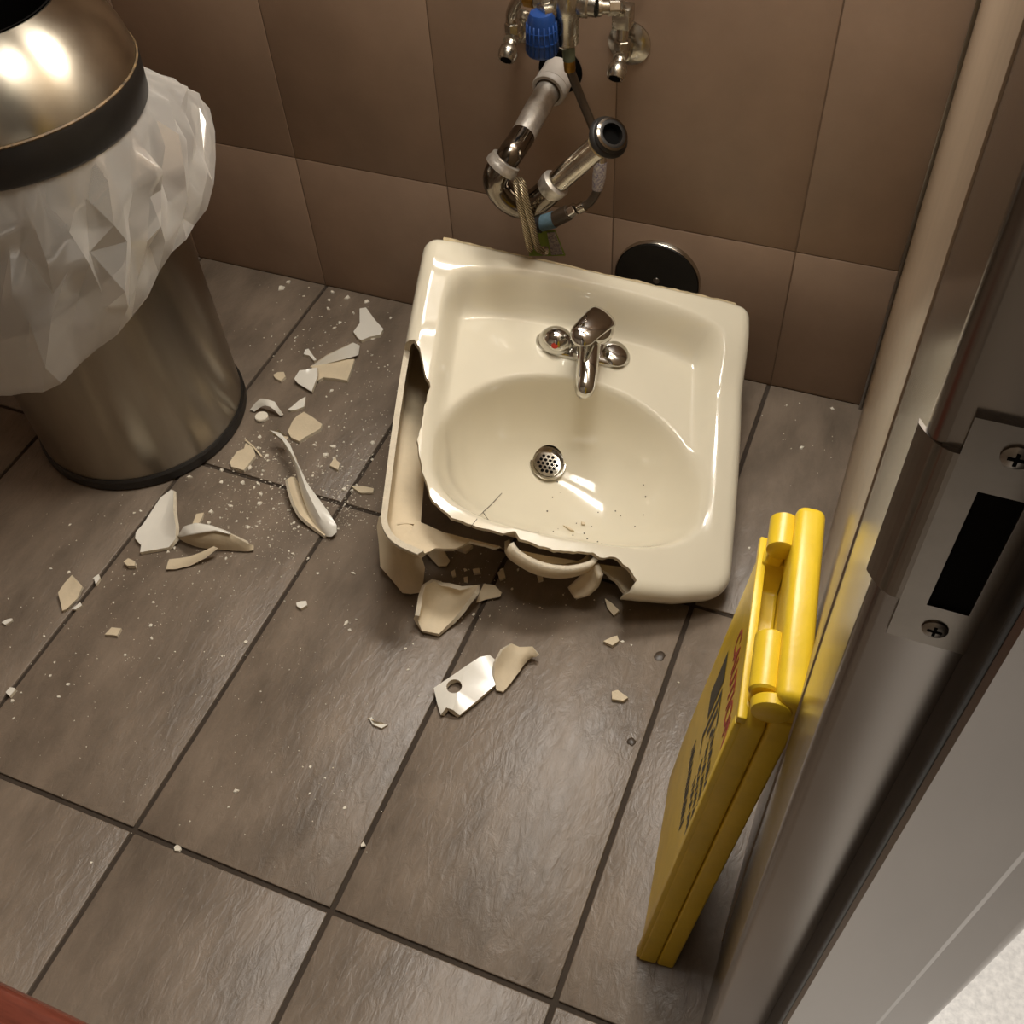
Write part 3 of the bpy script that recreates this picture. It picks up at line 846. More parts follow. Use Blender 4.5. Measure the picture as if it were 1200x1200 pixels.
for grp in ((A_, B_, C_, D_),):
    v = [lb.verts.new(p) for p in grp] + [lb.verts.new(p + Vector((0, .003, 0))) for p in grp]
    for f in ((0, 1, 2, 3), (7, 6, 5, 4), (0, 4, 5, 1), (1, 5, 6, 2), (2, 6, 7, 3), (3, 7, 4, 0)): lb.faces.new([v[q] for q in f])
addh(from_bm('green_label', lb, M['green_label'], hose, False))
lb = bmesh.new()
A_, B_, C_, D_ = W(641, 273, .1125), W(650, 272, .1115), W(660, 298, .1095), W(646, 299, .1095)
v = [lb.verts.new(p) for p in (A_, B_, C_, D_)] + [lb.verts.new(p + Vector((0, .001, 0))) for p in (A_, B_, C_, D_)]
for f in ((0, 1, 2, 3), (7, 6, 5, 4), (0, 4, 5, 1), (1, 5, 6, 2), (2, 6, 7, 3), (3, 7, 4, 0)): lb.faces.new([v[q] for q in f])
addh(from_bm('label_print', lb, M['purple_print'], hose, False))
# braided hose loop
bh_pts = smooth_path([W(640, 294, .150), W(630, 290, .165), W(623, 262, .205), W(616, 236, .222), W(612, 216, .215), W(607, 212, .205), W(606, 218, .213), W(609, 236, .222), W(615, 262, .208), W(621, 292, .175)], 10)
bh = thing('braided_hose', 'braided steel hose looped over the drain trap', 'hose', bh_pts[0])
rel(tube('hose_braid', bh_pts, .0058, M['braid'], bh, 14), bh)
rel(tube('end_ferrule', [bh_pts[0], bh_pts[4]], .0075, M['chrome_worn'], bh, 16), bh)
# drain trap
DT = .185
arm0 = Vector((-.2015, 0.004, .525)); armz = .518
tr = thing('drain_trap', 'chrome drain trap with bare open tailpiece above the broken sink', 'pipe', (-.2015, 0, .525))
def addt(o): return rel(o, tr)
addt(lathe_tube('wall_sleeve', (-.196, 0.0, .537), (-.196, -.002, .537), [(0, .035), (1, .035)], M['black_matte'], tr, 32))
addt(lathe_tube('grey_sleeve', (-.1965, -.001, .536), (-.1985, -.034, .529), [(0, .026), (.7, .026), (.72, .027), (1, .027)], M['grey_plastic'], tr, 32))
addt(lathe_tube('slip_nut', (-.198, -.026, .530), (-.2000, -.046, .527), [(0, .024), (.05, .0265), (.9, .0270), (1, .0255), (1, .021)], M['grey_plastic'], tr, 36, cap=False))
addt(lathe_tube('rubber_washer', (-.199, -.034, .529), (-.2, -.0455, .527), [(0, .0212), (1, .0205)], M['hose'], tr, 28))
e1 = W(592, 190, DT)
arm = smooth_path([(-.1995, -.030, .529), (-.203, -.09, .518), (-.206, -.135, .505), tuple(W(600, 178, .172)), tuple(W(592, 190, DT))], 8)
na = len(arm)
addt(tube('scaled_arm', arm[:na // 2 + 1], .0185, M['scaled'], tr, 24))
addt(tube('chrome_arm', arm[na // 2:], .0185, M['dark_chrome'], tr, 24))
dn = (arm[-1] - arm[-4]).normalized()
ub = smooth_path([tuple(arm[-1]), tuple(W(583, 204, .192)), tuple(W(583, 217, .190)), tuple(W(594, 232, .185)), tuple(W(610, 240, .178)), tuple(W(628, 236, .172)), tuple(W(641, 226, .168)), tuple(W(649, 217, .166))], 8)
addt(tube('trap_bend', ub, .0205, M['dark_chrome'], tr, 24))
addt(lathe_tube('slip_nut', W(594, 187, .183), W(586, 198, .190), [(0, .020), (.05, .0235), (.45, .0245), (.55, .0255), (.95, .0255), (1, .021)], M['scaled'], tr, 28))
n0, n1 = W(642, 224, .168), W(653, 213, .165)
addt(lathe_tube('slip_nut', n0, n1, [(0, .0195), (.05, .0205), (.4, .0215), (.5, .0228), (.9, .0228), (1, .019)], M['scaled'], tr, 28))
t0, t1 = W(650, 216, .165), W(706, 167, .150)
addt(tube('tailpiece', [t0, t1], .0172, M['chrome_worn'], tr, 24))
dt = (t1 - t0).normalized(); 
face = (CAM - t1).normalized(); fdir = (dt * .75 + face * .65).normalized()
fc = W(712, 162, .150)
addt(lathe_tube('flange_collar', t1 - dt * .012, t1 + dt * .004, [(0, .017), (.3, .0195), (1, .024)], M['plaster'], tr, 28))
addt(lathe_tube('rubber_gasket', fc - fdir * .004, fc + fdir * .016, [(0, .022), (.1, .0285), (.35, .0305), (.55, .028), (.62, .0255), (.72, .0265), (.85, .0245), (1, .0205), (1, .0155), (.4, .0150)], M['black'], tr, 36, cap=False))
addt(lathe_tube('gasket_rim', fc + fdir * .0135, fc + fdir * .0165, [(0, .0235), (.5, .0240), (1, .0205)], M['dark_chrome'], tr, 36, cap=False))
addt(lathe_tube('pipe_mouth', fc + fdir * .004, fc + fdir * .005, [(0, .0158), (1, .0158)], M['black_matte'], tr, 24))
# round cleanout cover on the wall
cc = W(771, 325, .0)
co = thing('cleanout_cover', 'round dark cover plate on the tiled wall behind the sink', 'cover plate', (cc.x, 0, cc.z))
rel(lathe_tube('plate', (cc.x, -.0003, cc.z), (cc.x, -.0095, cc.z), [(0, .0745), (.7, .0745), (1, .0725)], M['black'], co, 64), co)  # black paints in the dark surroundings mirrored by polished steel
rel(lathe_tube('rim', (cc.x, -.0002, cc.z), (cc.x, -.0090, cc.z), [(0, .0762), (.8, .0762), (1, .0750)], M['chrome_worn'], co, 64, cap=False), co)
rel(lathe_tube('screw', (cc.x, -.0094, cc.z), (cc.x, -.0120, cc.z), [(0, .006), (.6, .0055), (1, .003)], M['strike'], co, 16), co)

# ------------------------------------------------------------------ yellow wet floor sign
a_ = Vector((-.129, .992, 0)).normalized(); c_ = Vector((.992, .129, 0)).normalized()
sg = thing('floor_sign', 'folded yellow plastic caution sign leaning beside the door frame', 'sign', (.299, -1.04, .0))
upv = (c_ * .0597 + Vector((0, 0, .585))).normalized()
nrm_ = a_.cross(upv).normalized()      # points ... towards +c or -c
if nrm_.dot(c_) < 0: nrm_ = -nrm_
sg.matrix_world = Matrix.Translation((.299, -1.04, .002)) @ Matrix((a_, nrm_, upv)).transposed().to_4x4()
# local: x = along (near -> far), y = towards wall, z = up the panel
def quadslab(name, pts, y0, y1, m, parent, bev=.004, seg=3):
    bm = bmesh.new()
    lo = [bm.verts.new((p[0], y0, p[1])) for p in pts]; hi = [bm.verts.new((p[0], y1, p[1])) for p in pts]; n = len(pts)
    for k in range(n): bm.faces.new((lo[k], lo[(k + 1) % n], hi[(k + 1) % n], hi[k]))
    bm.faces.new(lo); bm.faces.new(hi)
    if bev: bmesh.ops.bevel(bm, geom=list(bm.edges), offset=bev, segments=seg, profile=.5, affect='EDGES')
    return from_bm(name, bm, m, parent, True, auto=35)
H = .585
fp = quadslab('front_panel', [(0, 0), (.030, .0), (.045, .012), (.200, .012), (.215, .0), (.245, 0), (.252, .10), (.256, .17), (.250, .20), (.247, .545), (.215, .553), (.205, .520), (.100, .520), (.090, .553), (.060, .553), (.048, .540)], -.022, -.0004, M['yellow'], sg, .003)
bpn = quadslab('back_panel', [(.0, 0), (.030, .0), (.045, .012), (.205, .012), (.220, .0), (.250, 0), (.250, .560), (.048, .560)], .0004, .021, M['yellow'], sg, .003)
# raised rim round the printed face
def rail(name, p0, p1, y0, y1, wd, parent):
    p0 = Vector((p0[0], 0, p0[1])); p1 = Vector((p1[0], 0, p1[1])); d = (p1 - p0).normalized(); n = Vector((-d.z, 0, d.x)) * wd / 2
    return quadslab(name, [((p0 + n).x, (p0 + n).z), ((p1 + n).x, (p1 + n).z), ((p1 - n).x, (p1 - n).z), ((p0 - n).x, (p0 - n).z)], y0, y1, M['yellow'], parent, .0018, 2)
rail('rim_rail', (.0065, .004), (.0535, .540), -.0265, -.018, .010, fp)
rail('rim_rail', (.048, .548), (.248, .542), -.0265, -.018, .010, fp)
# hinge bar and knuckles
bm = bmesh.new(); box_bm(bm, .050, .256, -.004, .023, .550, .598, .009, 4)
hb_ = from_bm('hinge_bar', bm, M['yellow'], sg, True, auto=40)
for (x0, x1) in ((.212, .250), (.062, .120)):
    lathe_tube('hinge_knuckle', (x0, -.011, .575), (x1, -.011, .575), [(0, .011), (.04, .013), (.96, .013), (1, .011)], M['yellow'], sg, 24)
    quadslab('knuckle_web', [(x0 + .002, .52), (x1 - .002, .52), (x1 - .002, .575), (x0 + .002, .575)], -.020, -.004, M['yellow'], fp, .003)
lathe_tube('pivot_cap', (.046, -.003, .572), (.058, -.003, .572), [(0, .012), (.2, .0165), (.9, .0175), (1, .0165)], M['yellow'], sg, 28)
# print on the face (face plane local y = -.022)
def textmesh(body, size, m, parent, x, z, y=-.0224, stretch=1.0, name='caution_print'):
    cu = bpy.data.curves.new('t', 'FONT'); cu.body = body; cu.size = size; cu.extrude = .0001; cu.align_x = 'LEFT'; cu.offset = .0011
    o = bpy.data.objects.new('t', cu); COL.objects.link(o)
    dg = bpy.context.evaluated_depsgraph_get(); me = bpy.data.meshes.new_from_object(o.evaluated_get(dg)); bpy.data.objects.remove(o)
    me.name = name; me.materials.clear(); me.materials.append(m)
    # reading direction runs from far (+x) to near (-x), seen from -y
    for v in me.vertices: v.co = Vector((x - v.co.x * stretch, y - v.co.z, z + v.co.y))
    me.flip_normals()
    return mesh_obj(name, me, parent)
tx = textmesh('CAUTION', .05, M['red_print_and_glint'], fp, 0, 0)
xs = [v.co.x for v in tx.data.vertices]; zs = [v.co.z for v in tx.data.vertices]
for v in tx.data.vertices:
    v.co.x = .066 + (v.co.x - min(xs)) / (max(xs) - min(xs)) * .120
    v.co.z = .450 + (v.co.z - min(zs)) / (max(zs) - min(zs)) * .038
ppx = bmesh.new()
def bar(x0, x1, z0, z1, sh=0):
    v = [ppx.verts.new(c) for c in ((x0, -.0225, z0), (x1, -.0225, z0), (x1 + sh, -.0225, z1), (x0 + sh, -.0225, z1))]; ppx.faces.new(v)
bar(.203, .168, .318, .408)
for q in ((.160, .153, .300, .405), (.160, .118, .398, .405), (.160, .135, .300, .306), (.146, .138, .335, .392), (.130, .123, .360, .378)): bar(*q)
rr_ = random.Random(4)
for row, (xa, xb, z0, z1) in enumerate(((.180, .078, .215, .250), (.122, .058, .372, .396), (.118, .054, .340, .364), (.114, .048, .308, .332), (.110, .044, .276, .300))):
    x = xa
    while x > xb:
        wd = rr_.uniform(.0026, .0046); bar(x, x - wd, z0 + rr_.uniform(0, .005), z1 - rr_.uniform(0, .004), rr_.choice((-.003, 0, .003, .004))); x -= wd + rr_.uniform(.0016, .0028)
pr = from_bm('black_print', ppx, M['black_print'], fp, False)

# ------------------------------------------------------------------ wooden stool, only a corner of its seat is in view
ZS = .45
s0 = fl(0, 1148, ZS)
st = thing('wooden_stool', 'glossy reddish brown wooden stool with rounded seat edge', 'stool', (-.25, s0.y - .15, 0))
def seat():
    bm = bmesh.new(); box_bm(bm, -.22, .16, -.15, .15, ZS - .045, ZS, .018, 5); return from_bm('seat', bm, M['wood'], st, True, auto=40)
seat()
for sx in (-.19, .13):
    for sy in (-.12, .12):
        bm = bmesh.new(); box_bm(bm, sx - .016, sx + .016, sy - .016, sy + .016, 0, ZS - .04, .004, 2); from_bm('leg', bm, M['wood'], st, True, auto=40)
for sy in (-.12, .12):
    bm = bmesh.new(); box_bm(bm, -.175, .115, sy - .009, sy + .009, .14, .165, .004, 2); from_bm('stretcher', bm, M['wood'], st, True, auto=40)

# ------------------------------------------------------------------ shards
def k1(*p): return [(250 + x / 5.4545, 320 + y / 5.4545) + tuple(r) for x, y, *r in p]
def k2(*p): return [(130 + x / 4, 480 + y / 4) + tuple(r) for x, y, *r in p]
def k3(*p): return [(x / 4, 600 + y / 4) + tuple(r) for x, y, *r in p]
def k5(*p): return [(430 + x / 3.42857, 560 + y / 3.42857) + tuple(r) for x, y, *r in p]
def P3(p, h0):
    h = p[2] if len(p) > 2 else h0
    return fl(p[0], p[1], h)
def place(bm, name, label, mats, thick, group=None, solid=True, sub=0, auto=45):
    """vertices are in world space; origin moved to the footprint centre; rests on the floor"""
    bmesh.ops.recalc_face_normals(bm, faces=bm.faces)
    if sum(f.normal.z * f.calc_area() for f in bm.faces) < 0: bmesh.ops.reverse_faces(bm, faces=bm.faces)
    if sub: bmesh.ops.subdivide_edges(bm, edges=bm.edges, cuts=sub, use_grid_fill=True, smooth=.6)
    n = len(bm.verts); c = Vector((0, 0, 0))
    for v in bm.verts: c += v.co
    c /= n; c.z = 0
    for v in bm.verts: v.co -= c
    me = bpy.data.meshes.new(name); bm.to_mesh(me); bm.free()
    for m in mats: me.materials.append(m)
    for p in me.polygons: p.use_smooth = True
    o = bpy.data.objects.new(name, me); COL.objects.link(o); o.location = c
    if solid:
        s = o.modifiers.new('s', 'SOLIDIFY'); s.thickness = thick; s.offset = -1; s.material_offset = 1; s.material_offset_rim = 2; s.use_even_offset = True
        dg = bpy.context.evaluated_depsgraph_get(); m2 = bpy.data.meshes.new_from_object(o.evaluated_get(dg)); o.modifiers.clear(); o.data = m2; m2.name = name
    zmin = min(v.co.z for v in o.data.vertices); o.location.z -= zmin - .0004
    o.data.set_sharp_from_angle(angle=math.radians(auto))
    tag(o, label, 'shard' if 'shard' in name else 'chip', group)
    return o
GL = [M['white_glaze'], M['biscuit'], M['edge']]; BI = [M['biscuit'], M['white_glaze'], M['edge']]; BB = [M['biscuit'], M['biscuit'], M['edge']]
def fan(pts, label, mats=GL, h=.008, hc=None, thick=.007, cen=None, name='ceramic_shard', group=None, sub=1):
    """outline (px,py[,h]) and a centre point: a flat or dished piece"""
    bm = bmesh.new()
    P = [P3(p, h) for p in pts]
    if cen is None:
        cc_ = sum(P, Vector((0, 0, 0))) / len(P)
        if hc is not None: cc_.z = hc
    else: cc_ = P3(cen, hc if hc is not None else h)
    v = [bm.verts.new(p) for p in P]; mid = [bm.verts.new(p.lerp(cc_, .5) + Vector((0, 0, (cc_.z - p.z) * .22))) for p in P]; c = bm.verts.new(cc_)
    n = len(v)
    for k in range(n):
        bm.faces.new((v[k], v[(k + 1) % n], mid[(k + 1) % n], mid[k])); bm.faces.new((mid[k], mid[(k + 1) % n], c))
    return place(bm, name, label, mats, thick, group)
def loft(secs, label, mats=GL, thick=.008, sub=2, name='ceramic_shard', group=None):
    bm = bmesh.new(); g = [[bm.verts.new(P3(p, .008)) for p in s] for s in secs]
    for a, b in zip(g, g[1:]):
        for k in range(len(a) - 1): bm.faces.new((a[k], a[k + 1], b[k + 1], b[k]))
    return place(bm, name, label, mats, thick, group, sub=sub)

# long curled rim piece (upright), near the can
loft([k2((738, 84, .040), (752, 92, .044), (775, 104, .036)), k2((790, 98, .046), (800, 130, .050), (815, 165, .036)), k2((835, 150, .050), (840, 190, .054), (850, 220, .036)),
      k2((868, 232, .050), (878, 262, .052), (868, 290, .034)), k2((915, 330, .046), (905, 345, .048), (880, 350, .030)), k2((965, 400, .040), (940, 420, .042), (905, 430, .022)),
      k2((1010, 460, .034), (975, 490, .034), (935, 500, .014)), k2((1055, 530, .026), (1010, 540, .026), (960, 545, .010)), k2((1055, 565, .018), (1030, 585, .016), (995, 582, .008))],
     'longest cream curl of broken sink rim standing on its edge', GL, .006, 1)
loft([k2((825, 322, .030), (842, 312, .026), (862, 312, .020)), k2((835, 365, .028), (865, 365, .018), (890, 360, .016)), k2((855, 430, .024), (890, 430, .012), (915, 420, .014)),
      k2((885, 490, .018), (925, 495, .010), (950, 485, .012)), k2((940, 540, .012), (975, 545, .008), (1000, 530, .010)), k2((1000, 588, .009), (1020, 575, .008), (1035, 552, .009))],
     'tan hollow shard lying under the longest rim curl', BB, .006, 1)
fan(k2((280, 372, .030), (292, 376, .030), (291, 470, .026), (302, 545, .026), (302, 602, .018), (270, 642, .010), (135, 666, .009), (140, 632, .009), (112, 602, .010), (116, 570, .012), (152, 530, .014), (192, 468, .018), (232, 408, .026)),
    'white glazed concave triangular shard between trash can and clam shaped shard', GL, hc=.009, cen=(185, 618))
# clam shaped shard
loft([k2((312, 597, .014), (316, 600, .012), (318, 604, .008)), k2((345, 552, .034), (345, 590, .026), (350, 622, .008)), k2((400, 537, .044), (405, 585, .036), (415, 645, .006)),
      k2((470, 550, .044), (475, 590, .036), (490, 655, .004)), k2((560, 582, .034), (565, 610, .026), (580, 660, .004)), k2((640, 625, .020), (640, 640, .014), (640, 663, .005)), k2((668, 634, .010), (669, 645, .008), (668, 657, .006))],
     'clam shaped tan shard with white inner lip', BI, .007, 2)
_cl = bpy.data.objects[[o.name for o in bpy.data.objects if o.get('label') == 'clam shaped tan shard with white inner lip'][0]]
_b = bmesh.new(); _g = []
for (xa, ya, ha, xb, yb, hb2) in ((316, 596, .014, 330, 596, .018), (345, 549, .036, 375, 588, .038), (400, 533, .046, 425, 578, .044), (470, 546, .046, 490, 568, .046), (560, 580, .036, 560, 586, .036)):
    _g.append([_b.verts.new(Vector(fl(130 + x_ / 4, 480 + y_ / 4, h_)) - _cl.location) for x_, y_, h_ in ((xa, ya, ha), ((xa + xb) / 2, (ya + yb) / 2, (ha + hb2) / 2 + .001), (xb, yb, hb2))])
for a_1, b_1 in zip(_g, _g[1:]):
    for k_ in range(2): _b.faces.new((a_1[k_], a_1[k_ + 1], b_1[k_ + 1], b_1[k_]))
bmesh.ops.subdivide_edges(_b, edges=_b.edges, cuts=2, use_grid_fill=True, smooth=.5)
_o = from_bm('glazed_lip', _b, [M['white_glaze']], _cl, True); _s = _o.modifiers.new('s', 'SOLIDIFY'); _s.thickness = .004; _s.offset = 0
loft([k2((255, 742, .010), (262, 715, .013), (270, 695, .012)), k2((300, 742, .008), (310, 712, .013), (320, 690, .014)), k2((370, 726, .008), (365, 702, .014), (365, 682, .016)), k2((440, 690, .016), (430, 672, .020), (425, 660, .022)), k2((497, 646, .024), (488, 640, .026), (480, 634, .026))],
     'narrow cream sliver in front of the clam shaped shard', BB, .005, 1)
fan(k2((555, 240), (590, 190), (622, 178), (630, 152), (665, 172), (676, 210), (640, 255), (620, 279), (590, 270), (562, 262)), 'flat tan shard beside the base ring of the trash can', BB, .010)
loft([k2((625, 138, .010), (632, 135, .010)), k2((665, 172, .012), (672, 170, .012)), k2((702, 216, .006), (708, 212, .006))], 'needle thin splinter resting on the flat tan shard', BB, .003, 1)
fan(k2((850, 42), (870, 20), (902, 2), (945, 28), (987, 60), (978, 82), (905, 122), (880, 140), (842, 122), (825, 95)), 'four sided tan shard touching the tip of the longest rim curl', BB, .012)
# folded white and tan piece
fan(k1((618, 592), (690, 562), (790, 550), (902, 545), (880, 612), (855, 682), (770, 668), (700, 662), (668, 682), (660, 622)), 'tan flat plate under a white folded lip', BB, .009)
loft([k1((612, 586, .012), (640, 590, .010)), k1((720, 510, .030), (735, 556, .016)), k1((805, 468, .036), (820, 535, .018)), k1((890, 426, .036), (915, 508, .016)), k1((932, 444, .026), (925, 500, .014))], 'white folded lip standing over the tan flat plate', GL, .006, 2)
fan(k1((517, 675, .014), (550, 622, .020), (595, 618, .022), (606, 612, .022), (665, 604, .022), (667, 660, .016), (628, 757, .008), (540, 705, .009)), 'bright white shard with a pointed tip beside the tan flat plate', GL, .014, thick=.008)
fan(k1((935, 225), (975, 218), (1035, 300), (1086, 355), (1066, 392), (1000, 405), (945, 428), (920, 410), (895, 372), (935, 318)), 'pale trapezoid shard closest to the tiled wall', GL, .008)
loft([k1((235, 872, .006), (262, 886, .004)), k1((268, 830, .018), (298, 858, .012)), k1((300, 802, .026), (330, 846, .020)), k1((350, 808, .028), (362, 854, .022)), k1((392, 822, .026), (388, 872, .018)), k1((446, 908, .006), (428, 914, .004))], 'white arched shard bridging over a round clay disc', GL, .006, 2)
def disc():
    c = fl(306.5, 488.0, .006); bm = bmesh.new()
    r = bmesh.ops.create_cone(bm, cap_ends=True, segments=28, radius1=.0118, radius2=.0118, depth=.0075)
    bmesh.ops.bevel(bm, geom=[e for e in bm.edges if len(e.link_faces) == 2 and any(len(f.verts) > 4 for f in e.link_faces)], offset=.001, segments=2, affect='EDGES')
    o = from_bm('clay_disc', bm, M['chip'], None, True, auto=40); o.location = (c.x, c.y, .0042); tag(o, 'round cream clay disc under the white arched shard', 'disc')
disc()
fan(k1((476, 866), (500, 850), (545, 810), (588, 785), (580, 848), (530, 868), (490, 874)), 'small leaf shaped shard between arched shard and four sided tan shard', GL, .007, thick=.005)
fan(k1((384, 648), (410, 632), (450, 630), (461, 660), (430, 686), (395, 670)), 'small rounded tan shard alone beside the trash can', BB, .007, thick=.006)
fan(k1((574, 508), (585, 480), (606, 474), (630, 510), (657, 545), (640, 550), (612, 518)), 'small comma shaped shard beside the white folded lip', GL, .010, thick=.006)
fan(k3((270, 375, .012), (300, 330, .014), (335, 292, .012), (350, 312, .016), (384, 345, .012), (362, 400, .010), (310, 452, .008), (290, 460, .008), (284, 430, .010)), 'almond shaped tan shard alone on the floor tile', BB, .010, thick=.006)
fan(k3((488, 570), (520, 536), (566, 541), (546, 576), (525, 572)), 'small boat shaped chip alone in the middle of a tile', BB, .008, thick=.005)
fan(k3((578, 232), (600, 215), (632, 230), (632, 250), (595, 250)), 'small blocky chip in front of the white triangular shard', BB, .010, thick=.009)
fan(k3((436, 302), (460, 287), (466, 305), (446, 334)), 'small upright chip on the grout line beside the almond shaped shard', GL, .009, thick=.006)
fan(k3((334, 452), (374, 420), (382, 434), (352, 454)), 'thin chip at the foot of the almond shaped shard', GL, .006, thick=.004)
fan(k2((868, 905), (890, 897), (915, 895), (919, 915), (890, 931), (872, 920)), 'white chip alone on the long middle tile', GL, .007, thick=.006)
fan(k2((1024, 256), (1050, 214), (1056, 232), (1073, 246), (1062, 276)), 'pointed tan chip beside the lower edge of the sink', BB, .009, thick=.006)
fan(k2((380, 530), (398, 484), (432, 478), (426, 500), (408, 532)), 'ragged tan chip behind the clam shaped shard', BB, .008, thick=.005)
fan([(411, 569), (425, 569), (438, 572), (437, 577), (422, 577)], 'flat sliver touching the outer wall of the sink', BB, .006, thick=.005)
fan(k3((5, 514), (30, 500), (54, 495), (54, 506), (22, 525)), 'thin pale chip far out on the tile under the almond shaped shard', GL, .006, thick=.004)
fan(k3((24, 842), (45, 818), (66, 822), (68, 832), (42, 861)), 'square white chip sitting on a grout line', GL, .008, thick=.006)
# front group
_ls = k5((52, 160, .074), (60, 122, .088), (80, 122, .088), (120, 176, .080), (148, 222, .068), (166, 190, .076), (196, 208, .068), (222, 272, .046), (246, 345, .024), (240, 400, .016), (226, 446, .009), (190, 452, .009), (155, 448, .009), (110, 392, .016), (66, 342, .028), (60, 250, .050))
fan([(x_ - 4, y_ + (9 if h_ > .06 else 3), h_) for x_, y_, h_ in _ls],
    'large tan shard leaning up against the smashed corner of the sink', BB, hc=.036, cen=(469, 660), thick=.007)
loft([k5((212, 560, .030), (208, 585, .016), (222, 618, .009)), k5((235, 440, .040), (258, 520, .012), (290, 632, .008)), k5((272, 418, .036), (300, 490, .008), (330, 592, .010)), k5((300, 440, .026), (345, 480, .008), (372, 546, .020)), k5((375, 456, .030), (390, 472, .022), (405, 500, .030)), k5((446, 436, .042), (440, 450, .040), (432, 466, .040))],
     'tan trough shaped shard with raised sides in front of the sink', BB, .007, 2)
fan(k5((438, 502, .006), (455, 455, .014), (470, 425, .020), (512, 430, .020), (541, 460, .014), (536, 477, .010), (480, 488, .007)), 'triangular tan shard beside the trough shaped shard', BB, .012, thick=.006)
# shard with a bolt hole
def holed():
    out = k5((268, 842, .012), (330, 800, .013), (400, 752, .016), (452, 718, .020), (492, 708, .016), (522, 735, .012), (515, 830, .012), (440, 895, .013), (372, 952, .010), (346, 930, .018), (318, 920, .018), (296, 951, .009), (282, 905, .010))
    hc_ = k5((350, 835, .014))[0]; bm = bmesh.new()
    o_ = [bm.verts.new(P3(p, .012)) for p in out]
    c = fl(hc_[0], hc_[1], .014); n = 18
    i_ = [bm.verts.new(c + Vector((.0115 * math.cos(2 * math.pi * k / n), .0115 * math.sin(2 * math.pi * k / n), 0))) for k in range(n)]
    es = [bm.edges.new((o_[k], o_[(k + 1) % len(o_)])) for k in range(len(o_))] + [bm.edges.new((i_[k], i_[(k + 1) % n])) for k in range(n)]
    bmesh.ops.triangle_fill(bm, edges=es, use_beauty=True)
    return place(bm, 'ceramic_shard', 'white glazed shard with a round bolt hole', GL, .008)
holed()
loft([k5((514, 745, .026), (512, 800, .016), (520, 852, .008)), k5((545, 690, .034), (545, 770, .014), (548, 858, .007)), k5((582, 664, .032), (585, 730, .020), (580, 820, .010)), k5((612, 678, .024), (612, 722, .022), (612, 778, .012)), k5((665, 676, .026), (650, 705, .020), (640, 740, .010)), k5((690, 712, .018), (680, 718, .015), (662, 722, .012))],
     'crumpled tan shard touching the white shard with the bolt hole', BI, .006, 2)
fan(k5((950, 652), (985, 635), (1006, 629), (1013, 650), (986, 669)), 'small wedge chip in the shadow line in front of the sink', BB, .009, thick=.006)
fan(k5((984, 856), (1008, 850), (1050, 880), (1030, 893), (985, 886)), 'flat tan chip alone in front of the sink near the yellow sign', BB, .008, thick=.006)
fan(k5((8, 962), (18, 955), (30, 978), (82, 986), (58, 1001), (22, 986)), 'small curved paring alone on the tile in front of the holed shard', GL, .008, thick=.004)
fan(k5((232, 292, .018), (282, 252, .024), (306, 290, .020), (333, 328, .012), (318, 350, .010), (286, 352, .008)), 'tan shard lying in shade under the smashed corner of the sink', BB, .012, thick=.006)
fan(k5((312, 236), (372, 228), (424, 262), (395, 285), (350, 270)), 'tan shard deepest under the sink', BB, .014, thick=.006)
fan(k5((956, 482, .012), (984, 500, .012), (1014, 530, .010), (992, 550, .008), (966, 520, .008)), 'tan shard under the broken front edge of the sink', BB, .010, thick=.006)
fan(k5((524, 372), (548, 358), (556, 392), (534, 402)), 'small shard under the overflow channel of the sink', BB, .010, thick=.005)
fan(k5((682, 382), (704, 380), (708, 404), (690, 410)), 'small pale chip under the front rim of the sink', BB, .008, thick=.005)
fan(k5((336, 372), (352, 362), (356, 386), (344, 392)), 'small chip beside the trough shaped shard in the shade', BB, .008, thick=.004)
fan(k5((388, 396), (404, 392), (404, 414), (390, 412)), 'tiny square chip beside the trough shaped shard in the shade', BB, .007, thick=.004)
fan(k5((424, 362), (450, 358), (456, 376), (430, 380)), 'pale chip between the two shaded shards under the sink', BB, .008, thick=.005)

# ------------------------------------------------------------------ chips
chip_meshes = []
for s in range(8):
    r = random.Random(100 + s); bm = bmesh.new(); n = r.choice((4, 5, 5, 6))
    el = r.uniform(.45, .95)
    an = sorted(r.uniform(0, 2 * math.pi) * .25 + 2 * math.pi * k / n * .75 + (2 * math.pi * k / n) * .25 for k in range(n))
    lo = [bm.verts.new((math.cos(a) * r.uniform(.75, 1.1), math.sin(a) * el * r.uniform(.75, 1.1), 0)) for a in an]
    hi = [bm.verts.new((v.co.x * r.uniform(.6, .95), v.co.y * r.uniform(.6, .95), r.uniform(.3, .75))) for v in lo]
    bm.faces.new(lo); bm.faces.new(hi)
    for k in range(n): bm.faces.new((lo[k], lo[(k + 1) % n], hi[(k + 1) % n], hi[k]))
    bmesh.ops.recalc_face_normals(bm, faces=bm.faces)
    me = bpy.data.meshes.new('ceramic_chip'); bm.to_mesh(me); bm.free(); me.materials.append(M['chip']); chip_meshes.append(me)
rc = random.Random(55); nchip = 0
def blocked(p):
    if p.y > -.012 or p.x > WX - .02: return True
    if math.hypot(p.x - CX, p.y - CY) < .195: return True
    return False
